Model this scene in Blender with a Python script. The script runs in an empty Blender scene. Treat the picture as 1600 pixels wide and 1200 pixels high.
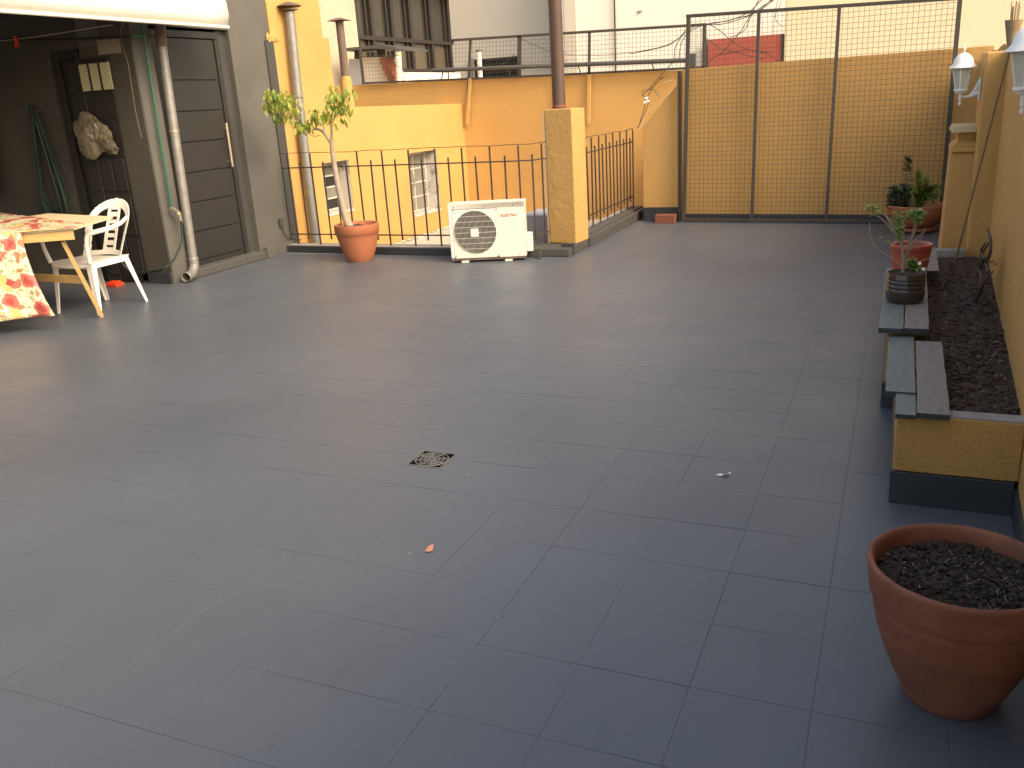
import bpy, bmesh, math, random
from mathutils import Vector, Matrix
from math import sin, cos, pi, radians
random.seed(7)
SC = bpy.context.scene
COL = SC.collection

# ------------------------------------------------------------------ camera, sky, sun, exposure
cam = bpy.data.objects.new('camera', bpy.data.cameras.new('camera'))
COL.objects.link(cam)
cam.matrix_world = Matrix(((0.91927, -0.06869, 0.38758, 0.105),
                           (0.38931, 0.30394, -0.86951, -1.911),
                           (-0.05808, 0.95021, 0.30615, 1.460),
                           (0, 0, 0, 1)))
cam.data.sensor_width = 36
cam.data.lens = 30.97
cam.data.clip_start = 0.02
cam.data.clip_end = 1500
SC.camera = cam

SUN_EL, SUN_AZ = radians(40), radians(-20)       # azimuth measured from +X towards +Y
W = bpy.data.worlds.new('World'); SC.world = W; W.use_nodes = True
wn = W.node_tree
sky = wn.nodes.new('ShaderNodeTexSky'); sky.sky_type = 'NISHITA'; sky.sun_disc = False
sky.sun_elevation = SUN_EL
sky.sun_rotation = radians(90) - SUN_AZ
sky.dust_density = 4.0; sky.air_density = 1.0; sky.ozone_density = 1.0
tint = wn.nodes.new('ShaderNodeVectorMath'); tint.operation = 'MULTIPLY'; tint.inputs[1].default_value = (1.0, 0.90, 0.76)   # hazy warm evening air
wn.links.new(sky.outputs[0], tint.inputs[0]); wn.links.new(tint.outputs[0], wn.nodes['Background'].inputs[0])
wn.nodes['Background'].inputs[1].default_value = 0.15
sl = bpy.data.lights.new('sun', 'SUN'); sl.energy = 0.6; sl.angle = radians(30); sl.color = (1.0, 0.86, 0.62)
sun = bpy.data.objects.new('sun', sl); COL.objects.link(sun)
sd = Vector((cos(SUN_EL)*cos(SUN_AZ), cos(SUN_EL)*sin(SUN_AZ), sin(SUN_EL)))
sun.rotation_euler = sd.to_track_quat('Z', 'Y').to_euler()
SC.view_settings.view_transform = 'Standard'
SC.view_settings.look = 'None'
SC.view_settings.gamma = 1
SC.view_settings.use_curve_mapping = False
SC.view_settings.exposure = 1.52

# ------------------------------------------------------------------ materials
def mat(name, col, rough=0.6, col2=None, nscale=3.0, nmix=0.5, bump=0.0, bscale=80, metal=0.0,
        fine=0.0, rvar=0.0, stretch=None, spec=None, dirt=None, dscale=1.5, dthr=0.55, damt=0.7,
        alpha=None, trans=0.0, emit=None, big=0.0, bigscale=2.0):
    m = bpy.data.materials.new(name); m.use_nodes = True
    nt = m.node_tree; b = nt.nodes['Principled BSDF']; N = nt.nodes.new; K = nt.links.new
    tc = N('ShaderNodeTexCoord'); vec = tc.outputs['Object']
    if stretch:
        mp = N('ShaderNodeMapping'); mp.inputs['Scale'].default_value = stretch
        K(vec, mp.inputs[0]); vec = mp.outputs[0]
    out = None
    if col2:
        n = N('ShaderNodeTexNoise'); n.inputs['Scale'].default_value = nscale; n.inputs['Detail'].default_value = 6
        n.inputs['Roughness'].default_value = 0.65
        K(vec, n.inputs['Vector'])
        r = N('ShaderNodeValToRGB'); r.color_ramp.elements[0].position = 0.5-nmix/2; r.color_ramp.elements[1].position = 0.5+nmix/2
        r.color_ramp.elements[0].color = (*col, 1); r.color_ramp.elements[1].color = (*col2, 1)
        K(n.outputs['Fac'], r.inputs[0]); out = r.outputs[0]
    else:
        rgb = N('ShaderNodeRGB'); rgb.outputs[0].default_value = (*col, 1); out = rgb.outputs[0]
    def mulnoise(out, scale, amt, det=4):
        n = N('ShaderNodeTexNoise'); n.inputs['Scale'].default_value = scale; n.inputs['Detail'].default_value = det
        K(vec, n.inputs['Vector'])
        mr = N('ShaderNodeMapRange'); mr.inputs[1].default_value = 0.3; mr.inputs[2].default_value = 0.7
        mr.inputs[3].default_value = 1-amt; mr.inputs[4].default_value = 1+amt
        K(n.outputs['Fac'], mr.inputs[0])
        mx = N('ShaderNodeVectorMath'); mx.operation = 'SCALE'
        K(out, mx.inputs[0]); K(mr.outputs[0], mx.inputs['Scale']); return mx.outputs[0]
    if fine: out = mulnoise(out, 150, fine)
    if big: out = mulnoise(out, bigscale, big)
    if dirt:
        n = N('ShaderNodeTexNoise'); n.inputs['Scale'].default_value = dscale; n.inputs['Detail'].default_value = 9
        n.inputs['Roughness'].default_value = 0.75
        K(vec, n.inputs['Vector'])
        r = N('ShaderNodeMapRange'); r.inputs[1].default_value = dthr; r.inputs[2].default_value = dthr+0.12
        r.inputs[3].default_value = 0; r.inputs[4].default_value = damt
        K(n.outputs['Fac'], r.inputs[0])
        mx = N('ShaderNodeMix'); mx.data_type = 'RGBA'; mx.inputs[7].default_value = (*dirt, 1)
        K(r.outputs[0], mx.inputs[0]); K(out, mx.inputs[6]); out = mx.outputs[2]
    K(out, b.inputs['Base Color'])
    b.inputs['Roughness'].default_value = rough; b.inputs['Metallic'].default_value = metal
    if spec is not None: b.inputs['Specular IOR Level'].default_value = spec
    if rvar:
        n = N('ShaderNodeTexNoise'); n.inputs['Scale'].default_value = 2.5; n.inputs['Detail'].default_value = 6
        K(vec, n.inputs['Vector'])
        mr = N('ShaderNodeMapRange'); mr.inputs[1].default_value = 0.3; mr.inputs[2].default_value = 0.7
        mr.inputs[3].default_value = rough-rvar; mr.inputs[4].default_value = rough+rvar
        K(n.outputs['Fac'], mr.inputs[0]); K(mr.outputs[0], b.inputs['Roughness'])
    if bump:
        n = N('ShaderNodeTexNoise'); n.inputs['Scale'].default_value = bscale; n.inputs['Detail'].default_value = 5
        K(tc.outputs['Object'], n.inputs['Vector'])
        bp = N('ShaderNodeBump'); bp.inputs['Strength'].default_value = 1.0; bp.inputs['Distance'].default_value = bump
        K(n.outputs['Fac'], bp.inputs['Height']); K(bp.outputs[0], b.inputs['Normal'])
    if trans: b.inputs['Transmission Weight'].default_value = trans
    return m

M = {}
M['floor'] = mat('floor_paint', (0.084, 0.095, 0.112), 0.42, (0.102, 0.112, 0.127), 1.3, 0.5, bump=0.0007, bscale=45, fine=0.06, rvar=0.04,
                 dirt=(0.20, 0.20, 0.195), dscale=3, dthr=0.60, damt=0.30, big=0.09, bigscale=0.8)
def scuffs(m):
    # fine scuff and scratch marks worn into the floor paint
    nt = m.node_tree; N = nt.nodes.new; K = nt.links.new; b = nt.nodes['Principled BSDF']
    src = b.inputs['Base Color'].links[0].from_socket
    tc = N('ShaderNodeTexCoord')
    for rot, sc, lo, amt in ((0.3, (2.2, 60, 1), .70, .55), (1.9, (1.6, 75, 1), .715, .5), (0.9, (7, 9, 1), .69, .28)):
        mp = N('ShaderNodeMapping'); mp.inputs['Rotation'].default_value = (0, 0, rot); mp.inputs['Scale'].default_value = sc; K(tc.outputs['Object'], mp.inputs[0])
        n = N('ShaderNodeTexNoise'); n.inputs['Scale'].default_value = 1; n.inputs['Detail'].default_value = 5; n.inputs['Roughness'].default_value = .7; K(mp.outputs[0], n.inputs['Vector'])
        r = N('ShaderNodeMapRange'); r.inputs[1].default_value = lo; r.inputs[2].default_value = lo+.03; r.inputs[3].default_value = 0; r.inputs[4].default_value = amt; K(n.outputs['Fac'], r.inputs[0])
        mx = N('ShaderNodeMix'); mx.data_type = 'RGBA'; mx.inputs[7].default_value = (.24, .24, .235, 1); K(r.outputs[0], mx.inputs[0]); K(src, mx.inputs[6]); src = mx.outputs[2]
    K(src, b.inputs['Base Color'])
scuffs(M['floor'])
M['worn_glint'] = mat('worn_joint_edge_glint', (0.185, 0.188, 0.185), 0.55, (0.115, 0.123, 0.132), 9, 0.5)  # light caught on joint edges, painted in as a paler tone, with worn paint
M['yellow'] = mat('ochre_wall_paint', (0.55, 0.325, 0.102), 0.75, (0.50, 0.290, 0.088), 1.2, 0.6, bump=0.005, bscale=20, fine=0.05, big=0.08, bigscale=0.9, dirt=(0.30, 0.20, 0.10), dscale=1.3, dthr=0.57, damt=0.28)
M['yellow_rough'] = mat('ochre_rough_render', (0.55, 0.325, 0.102), 0.8, (0.48, 0.275, 0.084), 3, 0.5, bump=0.008, bscale=20, fine=0.06)
M['yellow_low'] = mat('ochre_planter_paint', (0.50, 0.28, 0.075), 0.8, (0.38, 0.21, 0.06), 4, 0.5, bump=0.004, bscale=60, fine=0.15)
M['grey'] = mat('grey_house_paint', (0.112, 0.108, 0.094), 0.65, (0.094, 0.090, 0.078), 1.5, 0.5, bump=0.006, bscale=16, fine=0.05, big=0.14,
                dirt=(0.25, 0.22, 0.17), dscale=6, dthr=0.72, damt=0.35)
M['grey_dark'] = mat('dark_grey_paint', (0.060, 0.060, 0.056), 0.5, (0.048, 0.048, 0.045), 2, 0.5, bump=0.002, bscale=40)
M['plinth'] = mat('slate_plinth_paint', (0.026, 0.030, 0.034), 0.5, (0.040, 0.044, 0.048), 3, 0.5, bump=0.003, bscale=40, dirt=(0.2, 0.18, 0.14), dscale=9, dthr=0.68, damt=0.4)
M['kerb'] = mat('grey_kerb_paint', (0.055, 0.057, 0.054), 0.6, (0.085, 0.083, 0.074), 5, 0.5, bump=0.003, bscale=40)
M['recess'] = mat('veranda_wall_paint', (0.062, 0.056, 0.044), 0.8, (0.048, 0.044, 0.034), 2, 0.5, bump=0.003, bscale=30)
M['door'] = mat('charcoal_door_paint', (0.0245, 0.024, 0.0235), 0.5, (0.0205, 0.020, 0.0195), 4, 0.5, fine=0.05, bump=0.0006, bscale=60)
M['olddoor'] = mat('old_dark_door_paint', (0.022, 0.019, 0.016), 0.5)
M['iron'] = mat('black_iron', (0.045, 0.036, 0.028), 0.55, (0.075, 0.05, 0.035), 20, 0.4)
M['mesh'] = mat('grey_mesh_metal', (0.060, 0.055, 0.048), 0.6, (0.085, 0.068, 0.053), 18, 0.4, metal=0.3)
M['zinc'] = mat('zinc_pipe_metal', (0.21, 0.21, 0.195), 0.5, (0.33, 0.32, 0.29), 16, 0.45, metal=0.5, bump=0.0006, bscale=60)
M['rust'] = mat('rusty_steel', (0.10, 0.058, 0.036), 0.7, (0.19, 0.15, 0.12), 6, 0.4, bump=0.001, bscale=60, stretch=(1, 1, .3))
M['brownpipe'] = mat('brown_flue_paint', (0.062, 0.042, 0.032), 0.55, (0.105, 0.058, 0.038), 7, 0.45, bump=0.0006, bscale=70, stretch=(1, 1, .25))
M['white_metal'] = mat('cream_white_enamel', (0.80, 0.76, 0.66), 0.35, (0.74, 0.69, 0.58), 8, 0.5, dirt=(0.35, 0.27, 0.18), dscale=9, dthr=0.70, damt=0.6)
M['ac_side'] = mat('white_enamel_side', (0.74, 0.74, 0.70), 0.4)
M['dark'] = mat('fan_dark', (0.03, 0.027, 0.022), 0.6)
M['red_print'] = mat('red_lettering', (0.62, 0.10, 0.03), 0.5)
M['chair'] = mat('white_chair_plastic', (0.80, 0.77, 0.70), 0.38, (0.74, 0.70, 0.62), 6, 0.5)
M['wood'] = mat('yellow_pine_wood', (0.66, 0.44, 0.17), 0.5, (0.52, 0.32, 0.11), 5, 0.6, stretch=(3, 3, 12), bump=0.0004, bscale=120)
M['board'] = mat('pale_board_wood', (0.72, 0.60, 0.38), 0.5, (0.66, 0.53, 0.32), 6, 0.5, stretch=(1, 8, 1))
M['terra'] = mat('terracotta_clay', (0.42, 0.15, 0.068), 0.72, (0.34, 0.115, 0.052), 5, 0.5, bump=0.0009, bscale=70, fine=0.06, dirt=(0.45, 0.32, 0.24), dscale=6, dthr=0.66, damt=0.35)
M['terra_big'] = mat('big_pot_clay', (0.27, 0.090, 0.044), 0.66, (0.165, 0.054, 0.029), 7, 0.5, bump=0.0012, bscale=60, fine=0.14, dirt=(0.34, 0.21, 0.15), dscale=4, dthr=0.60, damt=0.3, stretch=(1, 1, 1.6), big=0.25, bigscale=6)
M['redpot'] = mat('red_plastic_pot', (0.42, 0.085, 0.05), 0.42, (0.36, 0.07, 0.04), 5, 0.5)
M['soil'] = mat('dark_potting_soil', (0.020, 0.014, 0.010), 0.95, (0.055, 0.036, 0.025), 45, 0.35, bump=0.012, bscale=55, fine=0.3)
M['soil_brown'] = mat('brown_planter_soil', (0.038, 0.023, 0.016), 0.95, (0.09, 0.055, 0.038), 30, 0.4, bump=0.012, bscale=45, fine=0.3)
M['clod'] = mat('soil_clods', (0.028, 0.019, 0.014), 0.95, (0.06, 0.04, 0.03), 60, 0.5, bump=0.003, bscale=120)
M['clod_brown'] = mat('brown_soil_clods', (0.045, 0.026, 0.016), 0.95, (0.10, 0.06, 0.036), 60, 0.5, bump=0.003, bscale=120)
M['chip'] = mat('pale_soil_chips', (0.42, 0.36, 0.28), 0.8, (0.25, 0.18, 0.12), 60, 0.5)
M['bark'] = mat('pale_bark', (0.40, 0.33, 0.25), 0.8, (0.28, 0.22, 0.16), 18, 0.5, bump=0.002, bscale=60)
M['twig'] = mat('dry_twig_bark', (0.32, 0.25, 0.17), 0.8, (0.22, 0.16, 0.10), 25, 0.5)
M['vine'] = mat('dark_vine_bark', (0.075, 0.045, 0.032), 0.85, (0.13, 0.085, 0.06), 25, 0.5, bump=0.004, bscale=60)
M['concrete'] = mat('bare_concrete', (0.38, 0.35, 0.32), 0.85, (0.22, 0.20, 0.17), 6, 0.5, bump=0.003, bscale=50)
M['beige_wall'] = mat('unpainted_plaster', (0.56, 0.47, 0.34), 0.85, (0.44, 0.36, 0.27), 2.2, 0.4, bump=0.004, bscale=20, dirt=(0.30, 0.25, 0.20), dscale=1.3, dthr=0.55, damt=0.4)
M['white_wall'] = mat('white_far_plaster', (0.88, 0.84, 0.74), 0.8, (0.84, 0.80, 0.70), 0.6, 0.5, dirt=(0.50, 0.47, 0.40), dscale=0.8, dthr=0.62, damt=0.5, bump=0.003, bscale=10)
M['cream_wall'] = mat('cream_far_plaster', (0.80, 0.70, 0.47), 0.8, (0.76, 0.65, 0.42), 0.8, 0.6, bump=0.003, bscale=10)
M['grey_wall'] = mat('grey_far_plaster', (0.66, 0.60, 0.50), 0.8, (0.61, 0.56, 0.46), 0.8, 0.6, bump=0.003, bscale=10)
M['redcloth'] = mat('faded_red_panel', (0.36, 0.075, 0.055), 0.7, (0.42, 0.11, 0.07), 1.5, 0.5)
M['frame_brown'] = mat('brown_window_frame', (0.024, 0.019, 0.015), 0.55)
M['glass_dark'] = mat('smoked_glass', (0.040, 0.036, 0.028), 0.25, (0.033, 0.030, 0.024), 1, 0.5)
M['glass_low'] = mat('lower_glass', (0.10, 0.080, 0.050), 0.25, (0.07, 0.06, 0.04), 1.4, 0.4)  # yellowish reflection put into the base colour of the lower panes
M['black'] = mat('black_opening', (0.02, 0.02, 0.018), 0.8)
M['awning'] = mat('white_awning_vinyl', (0.82, 0.80, 0.70), 0.5)
M['brick'] = mat('red_brick', (0.25, 0.085, 0.045), 0.85, (0.18, 0.06, 0.035), 14, 0.5, bump=0.003, bscale=60)
M['greenpipe'] = mat('green_ppr_pipe', (0.022, 0.10, 0.058), 0.45)
M['hose'] = mat('green_garden_hose', (0.014, 0.030, 0.018), 0.5)
M['brass'] = mat('brushed_steel', (0.70, 0.62, 0.48), 0.3, metal=0.9)
M['wellfloor'] = mat('pale_yard_screed', (0.55, 0.50, 0.41), 0.85, (0.42, 0.38, 0.32), 3, 0.5, bump=0.004, bscale=30, dirt=(0.25, 0.22, 0.18), dscale=4, dthr=0.6, damt=0.5)
M['plaster_white'] = mat('flaking_white_reveal', (0.60, 0.57, 0.50), 0.85, (0.48, 0.45, 0.40), 6, 0.5, dirt=(0.13, 0.11, 0.09), dscale=5, dthr=0.52, damt=0.75, bump=0.004, bscale=40)
M['pane'] = mat('dusty_window_pane', (0.26, 0.25, 0.20), 0.3, (0.16, 0.155, 0.125), 8, 0.5)
M['pane_obscure'] = mat('textured_glass_lit', (0.72, 0.66, 0.42), 0.4, (0.20, 0.18, 0.10), 75, 0.45)
M['plank_slate'] = mat('slate_painted_plank', (0.115, 0.130, 0.124), 0.6, (0.19, 0.20, 0.185), 12, 0.5, stretch=(5, .6, 5), bump=0.0016, bscale=50, fine=0.28, dirt=(0.34, 0.32, 0.28), dscale=3.2, dthr=0.60, damt=0.6)
M['plank_bare'] = mat('weathered_grey_plank', (0.27, 0.228, 0.195), 0.75, (0.17, 0.15, 0.13), 12, 0.5, stretch=(7, .8, 7), bump=0.002, bscale=50, fine=0.28, dirt=(0.08, 0.085, 0.085), dscale=2.5, dthr=0.56, damt=0.7)
M['bottle'] = mat('dark_cut_bottle', (0.028, 0.021, 0.018), 0.14, (0.075, 0.050, 0.038), 12, 0.5)
M['lamp_white'] = mat('white_lantern_paint', (0.80, 0.80, 0.78), 0.45, (0.72, 0.71, 0.68), 12, 0.5)
M['lamp_glass'] = mat('hazy_lantern_glass', (0.60, 0.57, 0.46), 0.12, (0.50, 0.47, 0.37), 20, 0.5)
M['cane'] = mat('bamboo_cane', (0.42, 0.31, 0.18), 0.6, (0.30, 0.21, 0.12), 12, 0.5)
M['woven'] = mat('woven_torch_bamboo', (0.36, 0.27, 0.16), 0.7, (0.20, 0.15, 0.09), 40, 0.4)
M['cable_black'] = mat('black_cable', (0.05, 0.045, 0.04), 0.6)
M['cable_white'] = mat('pale_cable', (0.60, 0.52, 0.38), 0.6)
M['bag'] = mat('clear_plastic_bag', (0.20, 0.165, 0.115), 0.22, (0.075, 0.063, 0.045), 14, 0.5, bump=0.012, bscale=16)
M['red_plastic'] = mat('red_plastic', (0.75, 0.06, 0.02), 0.4)
M['heater'] = mat('cream_heater_enamel', (0.60, 0.55, 0.40), 0.4)
M['patch'] = mat('pale_wall_patch', (0.24, 0.20, 0.15), 0.8)
M['paper'] = mat('white_paper', (0.80, 0.82, 0.85), 0.7)
M['dryleaf'] = mat('dry_orange_leaf', (0.58, 0.26, 0.14), 0.7)
M['grate'] = mat('painted_drain_grate', (0.16, 0.157, 0.145), 0.5, (0.09, 0.092, 0.09), 30, 0.5)
M['hole'] = mat('drain_pit', (0.012, 0.012, 0.012), 0.9)
M['bluegrey'] = mat('blue_grey_far_paint', (0.36, 0.38, 0.40), 0.7)
M['ground'] = mat('far_street_ground', (0.10, 0.095, 0.085), 0.9, (0.14, 0.13, 0.11), 0.5, 0.5)
M['flower_white'] = mat('white_petal', (0.80, 0.80, 0.76), 0.6)
M['cap_paint'] = mat('faded_ochre_cap', (0.50, 0.37, 0.19), 0.8, (0.42, 0.32, 0.19), 5, 0.5, bump=0.003, bscale=40)
M['roof'] = mat('roof_membrane', (0.30, 0.28, 0.25), 0.8)

def leafmat(name, c1, c2, tr=0.35):
    m = bpy.data.materials.new(name); m.use_nodes = True
    nt = m.node_tree; N = nt.nodes.new; K = nt.links.new; b = nt.nodes['Principled BSDF']
    oi = N('ShaderNodeNewGeometry')
    r = N('ShaderNodeValToRGB'); r.color_ramp.elements[0].color = (*c1, 1); r.color_ramp.elements[1].color = (*c2, 1)
    K(oi.outputs['Random Per Island'], r.inputs[0]); K(r.outputs[0], b.inputs['Base Color'])
    b.inputs['Roughness'].default_value = 0.4
    t = N('ShaderNodeBsdfTranslucent'); K(r.outputs[0], t.inputs[0])
    mx = N('ShaderNodeMixShader'); mx.inputs[0].default_value = tr
    K(b.outputs[0], mx.inputs[1]); K(t.outputs[0], mx.inputs[2])
    K(mx.outputs[0], nt.nodes['Material Output'].inputs[0]); return m
M['leaf_ficus'] = leafmat('ficus_leaf', (0.13, 0.24, 0.035), (0.60, 0.62, 0.13), 0.5)
M['leaf_green'] = leafmat('fresh_green_leaf', (0.12, 0.25, 0.04), (0.32, 0.46, 0.09), 0.35)
M['leaf_dark'] = leafmat('blue_green_leaf', (0.03, 0.085, 0.06), (0.075, 0.15, 0.095), 0.2)
M['leaf_olive'] = leafmat('olive_small_leaf', (0.12, 0.14, 0.05), (0.24, 0.24, 0.10), 0.3)

def clothmat():
    m = bpy.data.materials.new('floral_cloth'); m.use_nodes = True
    nt = m.node_tree; N = nt.nodes.new; K = nt.links.new; b = nt.nodes['Principled BSDF']
    uv = N('ShaderNodeUVMap')
    nz = N('ShaderNodeTexNoise'); nz.inputs['Scale'].default_value = 18; nz.inputs['Detail'].default_value = 5
    K(uv.outputs[0], nz.inputs['Vector'])
    ad = N('ShaderNodeVectorMath'); ad.operation = 'MULTIPLY_ADD'; ad.inputs[1].default_value = (0.085, 0.085, 0)
    K(nz.outputs['Color'], ad.inputs[0]); K(uv.outputs[0], ad.inputs[2])
    cur = N('ShaderNodeRGB'); cur.outputs[0].default_value = (0.72, 0.65, 0.44, 1); cur = cur.outputs[0]
    def layer(cur, scale, off, thr, col, pick=0.5, soft=0.05):
        mp = N('ShaderNodeMapping'); mp.inputs['Location'].default_value = (off, off*.7, 0)
        K(ad.outputs[0], mp.inputs[0])
        v = N('ShaderNodeTexVoronoi'); v.inputs['Scale'].default_value = scale; v.voronoi_dimensions = '2D'
        K(mp.outputs[0], v.inputs['Vector'])
        mr = N('ShaderNodeMapRange'); mr.inputs[1].default_value = thr; mr.inputs[2].default_value = thr+soft
        mr.inputs[3].default_value = 1; mr.inputs[4].default_value = 0
        K(v.outputs['Distance'], mr.inputs[0])
        sp = N('ShaderNodeSeparateColor'); K(v.outputs['Color'], sp.inputs[0])
        gt = N('ShaderNodeMath'); gt.operation = 'LESS_THAN'; gt.inputs[1].default_value = pick
        K(sp.outputs[0], gt.inputs[0])
        mu = N('ShaderNodeMath'); mu.operation = 'MULTIPLY'; K(gt.outputs[0], mu.inputs[0]); K(mr.outputs[0], mu.inputs[1])
        mx = N('ShaderNodeMix'); mx.data_type = 'RGBA'; mx.inputs[7].default_value = (*col, 1)
        K(mu.outputs[0], mx.inputs[0]); K(cur, mx.inputs[6]); return mx.outputs[2]
    cur = layer(cur, 30, 3.1, 0.30, (0.34, 0.33, 0.14), 0.55)
    cur = layer(cur, 17, 7.7, 0.30, (0.42, 0.20, 0.10), 0.40)
    cur = layer(cur, 8, 1.3, 0.42, (0.56, 0.15, 0.11), 0.62)
    cur = layer(cur, 8, 1.3, 0.20, (0.42, 0.075, 0.06), 0.62)
    cur = layer(cur, 8, 4.9, 0.30, (0.70, 0.50, 0.18), 0.35)
    K(cur, b.inputs['Base Color']); b.inputs['Roughness'].default_value = 0.45
    return m
M['cloth'] = clothmat()

# ------------------------------------------------------------------ mesh helpers
def nb(): return bmesh.new()
def add_box(bm, lo, hi, mtx=None):
    x0, y0, z0 = lo; x1, y1, z1 = hi
    P = [(x0,y0,z0),(x1,y0,z0),(x1,y1,z0),(x0,y1,z0),(x0,y0,z1),(x1,y0,z1),(x1,y1,z1),(x0,y1,z1)]
    v = [bm.verts.new(mtx @ Vector(p) if mtx else p) for p in P]
    for f in ((0,3,2,1),(4,5,6,7),(0,1,5,4),(1,2,6,5),(2,3,7,6),(3,0,4,7)): bm.faces.new([v[i] for i in f])
    return v
def add_prism(bm, poly, a, b, axis='z'):
    def mk(p, t):
        if axis == 'z': return (p[0], p[1], t)
        if axis == 'y': return (p[0], t, p[1])
        return (t, p[0], p[1])
    A = [bm.verts.new(mk(p, a)) for p in poly]; B = [bm.verts.new(mk(p, b)) for p in poly]
    n = len(poly)
    bm.faces.new(A[::-1]); bm.faces.new(B)
    for i in range(n): bm.faces.new((A[i], A[(i+1) % n], B[(i+1) % n], B[i]))
def smooth_path(pts, sub=4):
    if len(pts) < 3 or sub < 2: return [Vector(p) for p in pts]
    P = [Vector(p) for p in pts]; Q = [P[0]*2-P[1]]+P+[P[-1]*2-P[-2]]; out = []
    for i in range(1, len(Q)-2):
        for k in range(sub):
            t = k/sub; a, b, c, d = Q[i-1], Q[i], Q[i+1], Q[i+2]
            out.append(0.5*((2*b)+(c-a)*t+(2*a-5*b+4*c-d)*t*t+(3*b-a-3*c+d)*t*t*t))
    out.append(P[-1]); return out
def add_tube(bm, pts, r, seg=8, sub=1, r2=None, cap=True, squash=None):
    P = smooth_path(pts, sub); n = len(P); rings = []
    up = None
    for i, p in enumerate(P):
        d = (P[min(i+1, n-1)]-P[max(i-1, 0)])
        if d.length < 1e-9: d = Vector((0, 0, 1))
        d.normalize()
        if up is None: up = Vector((1, 0, 0)) if abs(d.z) > 0.9 else Vector((0, 0, 1))
        s = d.cross(up)
        if s.length < 1e-4: s = d.cross(Vector((0, 1, 0)))
        s.normalize(); u = s.cross(d).normalized(); up = u
        if isinstance(r, (list, tuple)):
            f = i/(n-1)*(len(r)-1); k = min(int(f), len(r)-2); rr = r[k]+(r[k+1]-r[k])*(f-k)
        else: rr = r if r2 is None else r+(r2-r)*i/(n-1)
        sx = squash or 1
        rings.append([bm.verts.new(p+s*cos(2*pi*k/seg)*rr*sx+u*sin(2*pi*k/seg)*rr) for k in range(seg)])
    for a, b in zip(rings, rings[1:]):
        for k in range(seg): bm.faces.new((a[k], a[(k+1) % seg], b[(k+1) % seg], b[k]))
    if cap: bm.faces.new(rings[0]); bm.faces.new(rings[-1][::-1])
def add_bar(bm, a, b, w, h=None, up=(0, 0, 1)):
    """rectangular bar from a to b, w across, h along 'up'"""
    a, b = Vector(a), Vector(b); h = h or w; d = (b-a).normalized(); U = Vector(up)
    s = d.cross(U)
    if s.length < 1e-4: s = d.cross(Vector((1, 0, 0)))
    s.normalize(); u = s.cross(d).normalized()
    v = []
    for p in (a, b):
        for x, y in ((-1,-1),(1,-1),(1,1),(-1,1)): v.append(bm.verts.new(p+s*x*w/2+u*y*h/2))
    for f in ((3,2,1,0),(4,5,6,7),(0,1,5,4),(1,2,6,5),(2,3,7,6),(3,0,4,7)): bm.faces.new([v[i] for i in f])
def add_lathe(bm, prof, c=(0,0,0), seg=32, wob=0.0, sq=1.0):
    rings = []
    for r, z in prof:
        rings.append([bm.verts.new((c[0]+cos(2*pi*k/seg)*r*(1+wob*sin(3*2*pi*k/seg)), c[1]+sin(2*pi*k/seg)*r*sq, c[2]+z)) for k in range(seg)])
    for a, b in zip(rings, rings[1:]):
        for k in range(seg): bm.faces.new((a[k], a[(k+1) % seg], b[(k+1) % seg], b[k]))
    if prof[0][0] > 1e-5: bm.faces.new(rings[0][::-1])
    if prof[-1][0] > 1e-5: bm.faces.new(rings[-1])
def add_blob(bm, c, r, sub=1, jit=0.3, sc=(1,1,1)):
    res = bmesh.ops.create_icosphere(bm, subdivisions=sub, radius=1)
    for v in res['verts']:
        k = 1+random.uniform(-jit, jit); v.co = Vector((v.co.x*r*sc[0]*k+c[0], v.co.y*r*sc[1]*k+c[1], v.co.z*r*sc[2]*k+c[2]))
def add_quad(bm, a, b, c, d): bm.faces.new([bm.verts.new(p) for p in (a, b, c, d)])
def add_leaf(bm, p, d, nrm, L, w, fold=0.25, droop=0.0):
    p = Vector(p); d = Vector(d).normalized(); s = d.cross(Vector(nrm))
    if s.length < 1e-3: s = d.cross(Vector((1, 0.3, 0.2)))
    s.normalize(); n = s.cross(d).normalized()
    m = []; e = []; g = []
    for t, ww in ((0, 0.03), (0.3, 0.85), (0.6, 0.9), (0.85, 0.45), (1, 0.02)):
        c = p+d*L*t+Vector((0, 0, -droop*L*t*t))
        m.append(bm.verts.new(c)); e.append(bm.verts.new(c+s*w*ww/2+n*fold*w*ww/2)); g.append(bm.verts.new(c-s*w*ww/2+n*fold*w*ww/2))
    for i in range(4):
        bm.faces.new((m[i], m[i+1], e[i+1], e[i])); bm.faces.new((m[i], g[i], g[i+1], m[i+1]))

def obj(name, bm, m, parent=None, smooth=False, bevel=0.0, bseg=2, angle=40, kind=None, label=None):
    bmesh.ops.recalc_face_normals(bm, faces=bm.faces) if name not in NORECALC else None
    me = bpy.data.meshes.new(name); bm.to_mesh(me); bm.free()
    ms = m if isinstance(m, (list, tuple)) else [m]
    for k in ms: me.materials.append(M[k] if isinstance(k, str) else k)
    o = bpy.data.objects.new(name, me); COL.objects.link(o)
    if smooth:
        me.polygons.foreach_set('use_smooth', [True]*len(me.polygons))
        es = bmesh.new(); es.from_mesh(me)
        for e in es.edges:
            if len(e.link_faces) == 2 and e.calc_face_angle(0) > radians(angle): e.smooth = False
        es.to_mesh(me); es.free()
    if bevel:
        b = o.modifiers.new('bevel', 'BEVEL'); b.width = bevel; b.segments = bseg; b.limit_method = 'ANGLE'; b.angle_limit = radians(35)
    if parent is not None: o.parent = parent
    if kind: o['kind'] = kind
    if label: o['label'] = label
    return o
NORECALC = set()
def box(name, lo, hi, m, parent=None, bevel=0.003, **k):
    bm = nb(); add_box(bm, lo, hi); return obj(name, bm, m, parent, bevel=bevel, **k)
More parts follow.
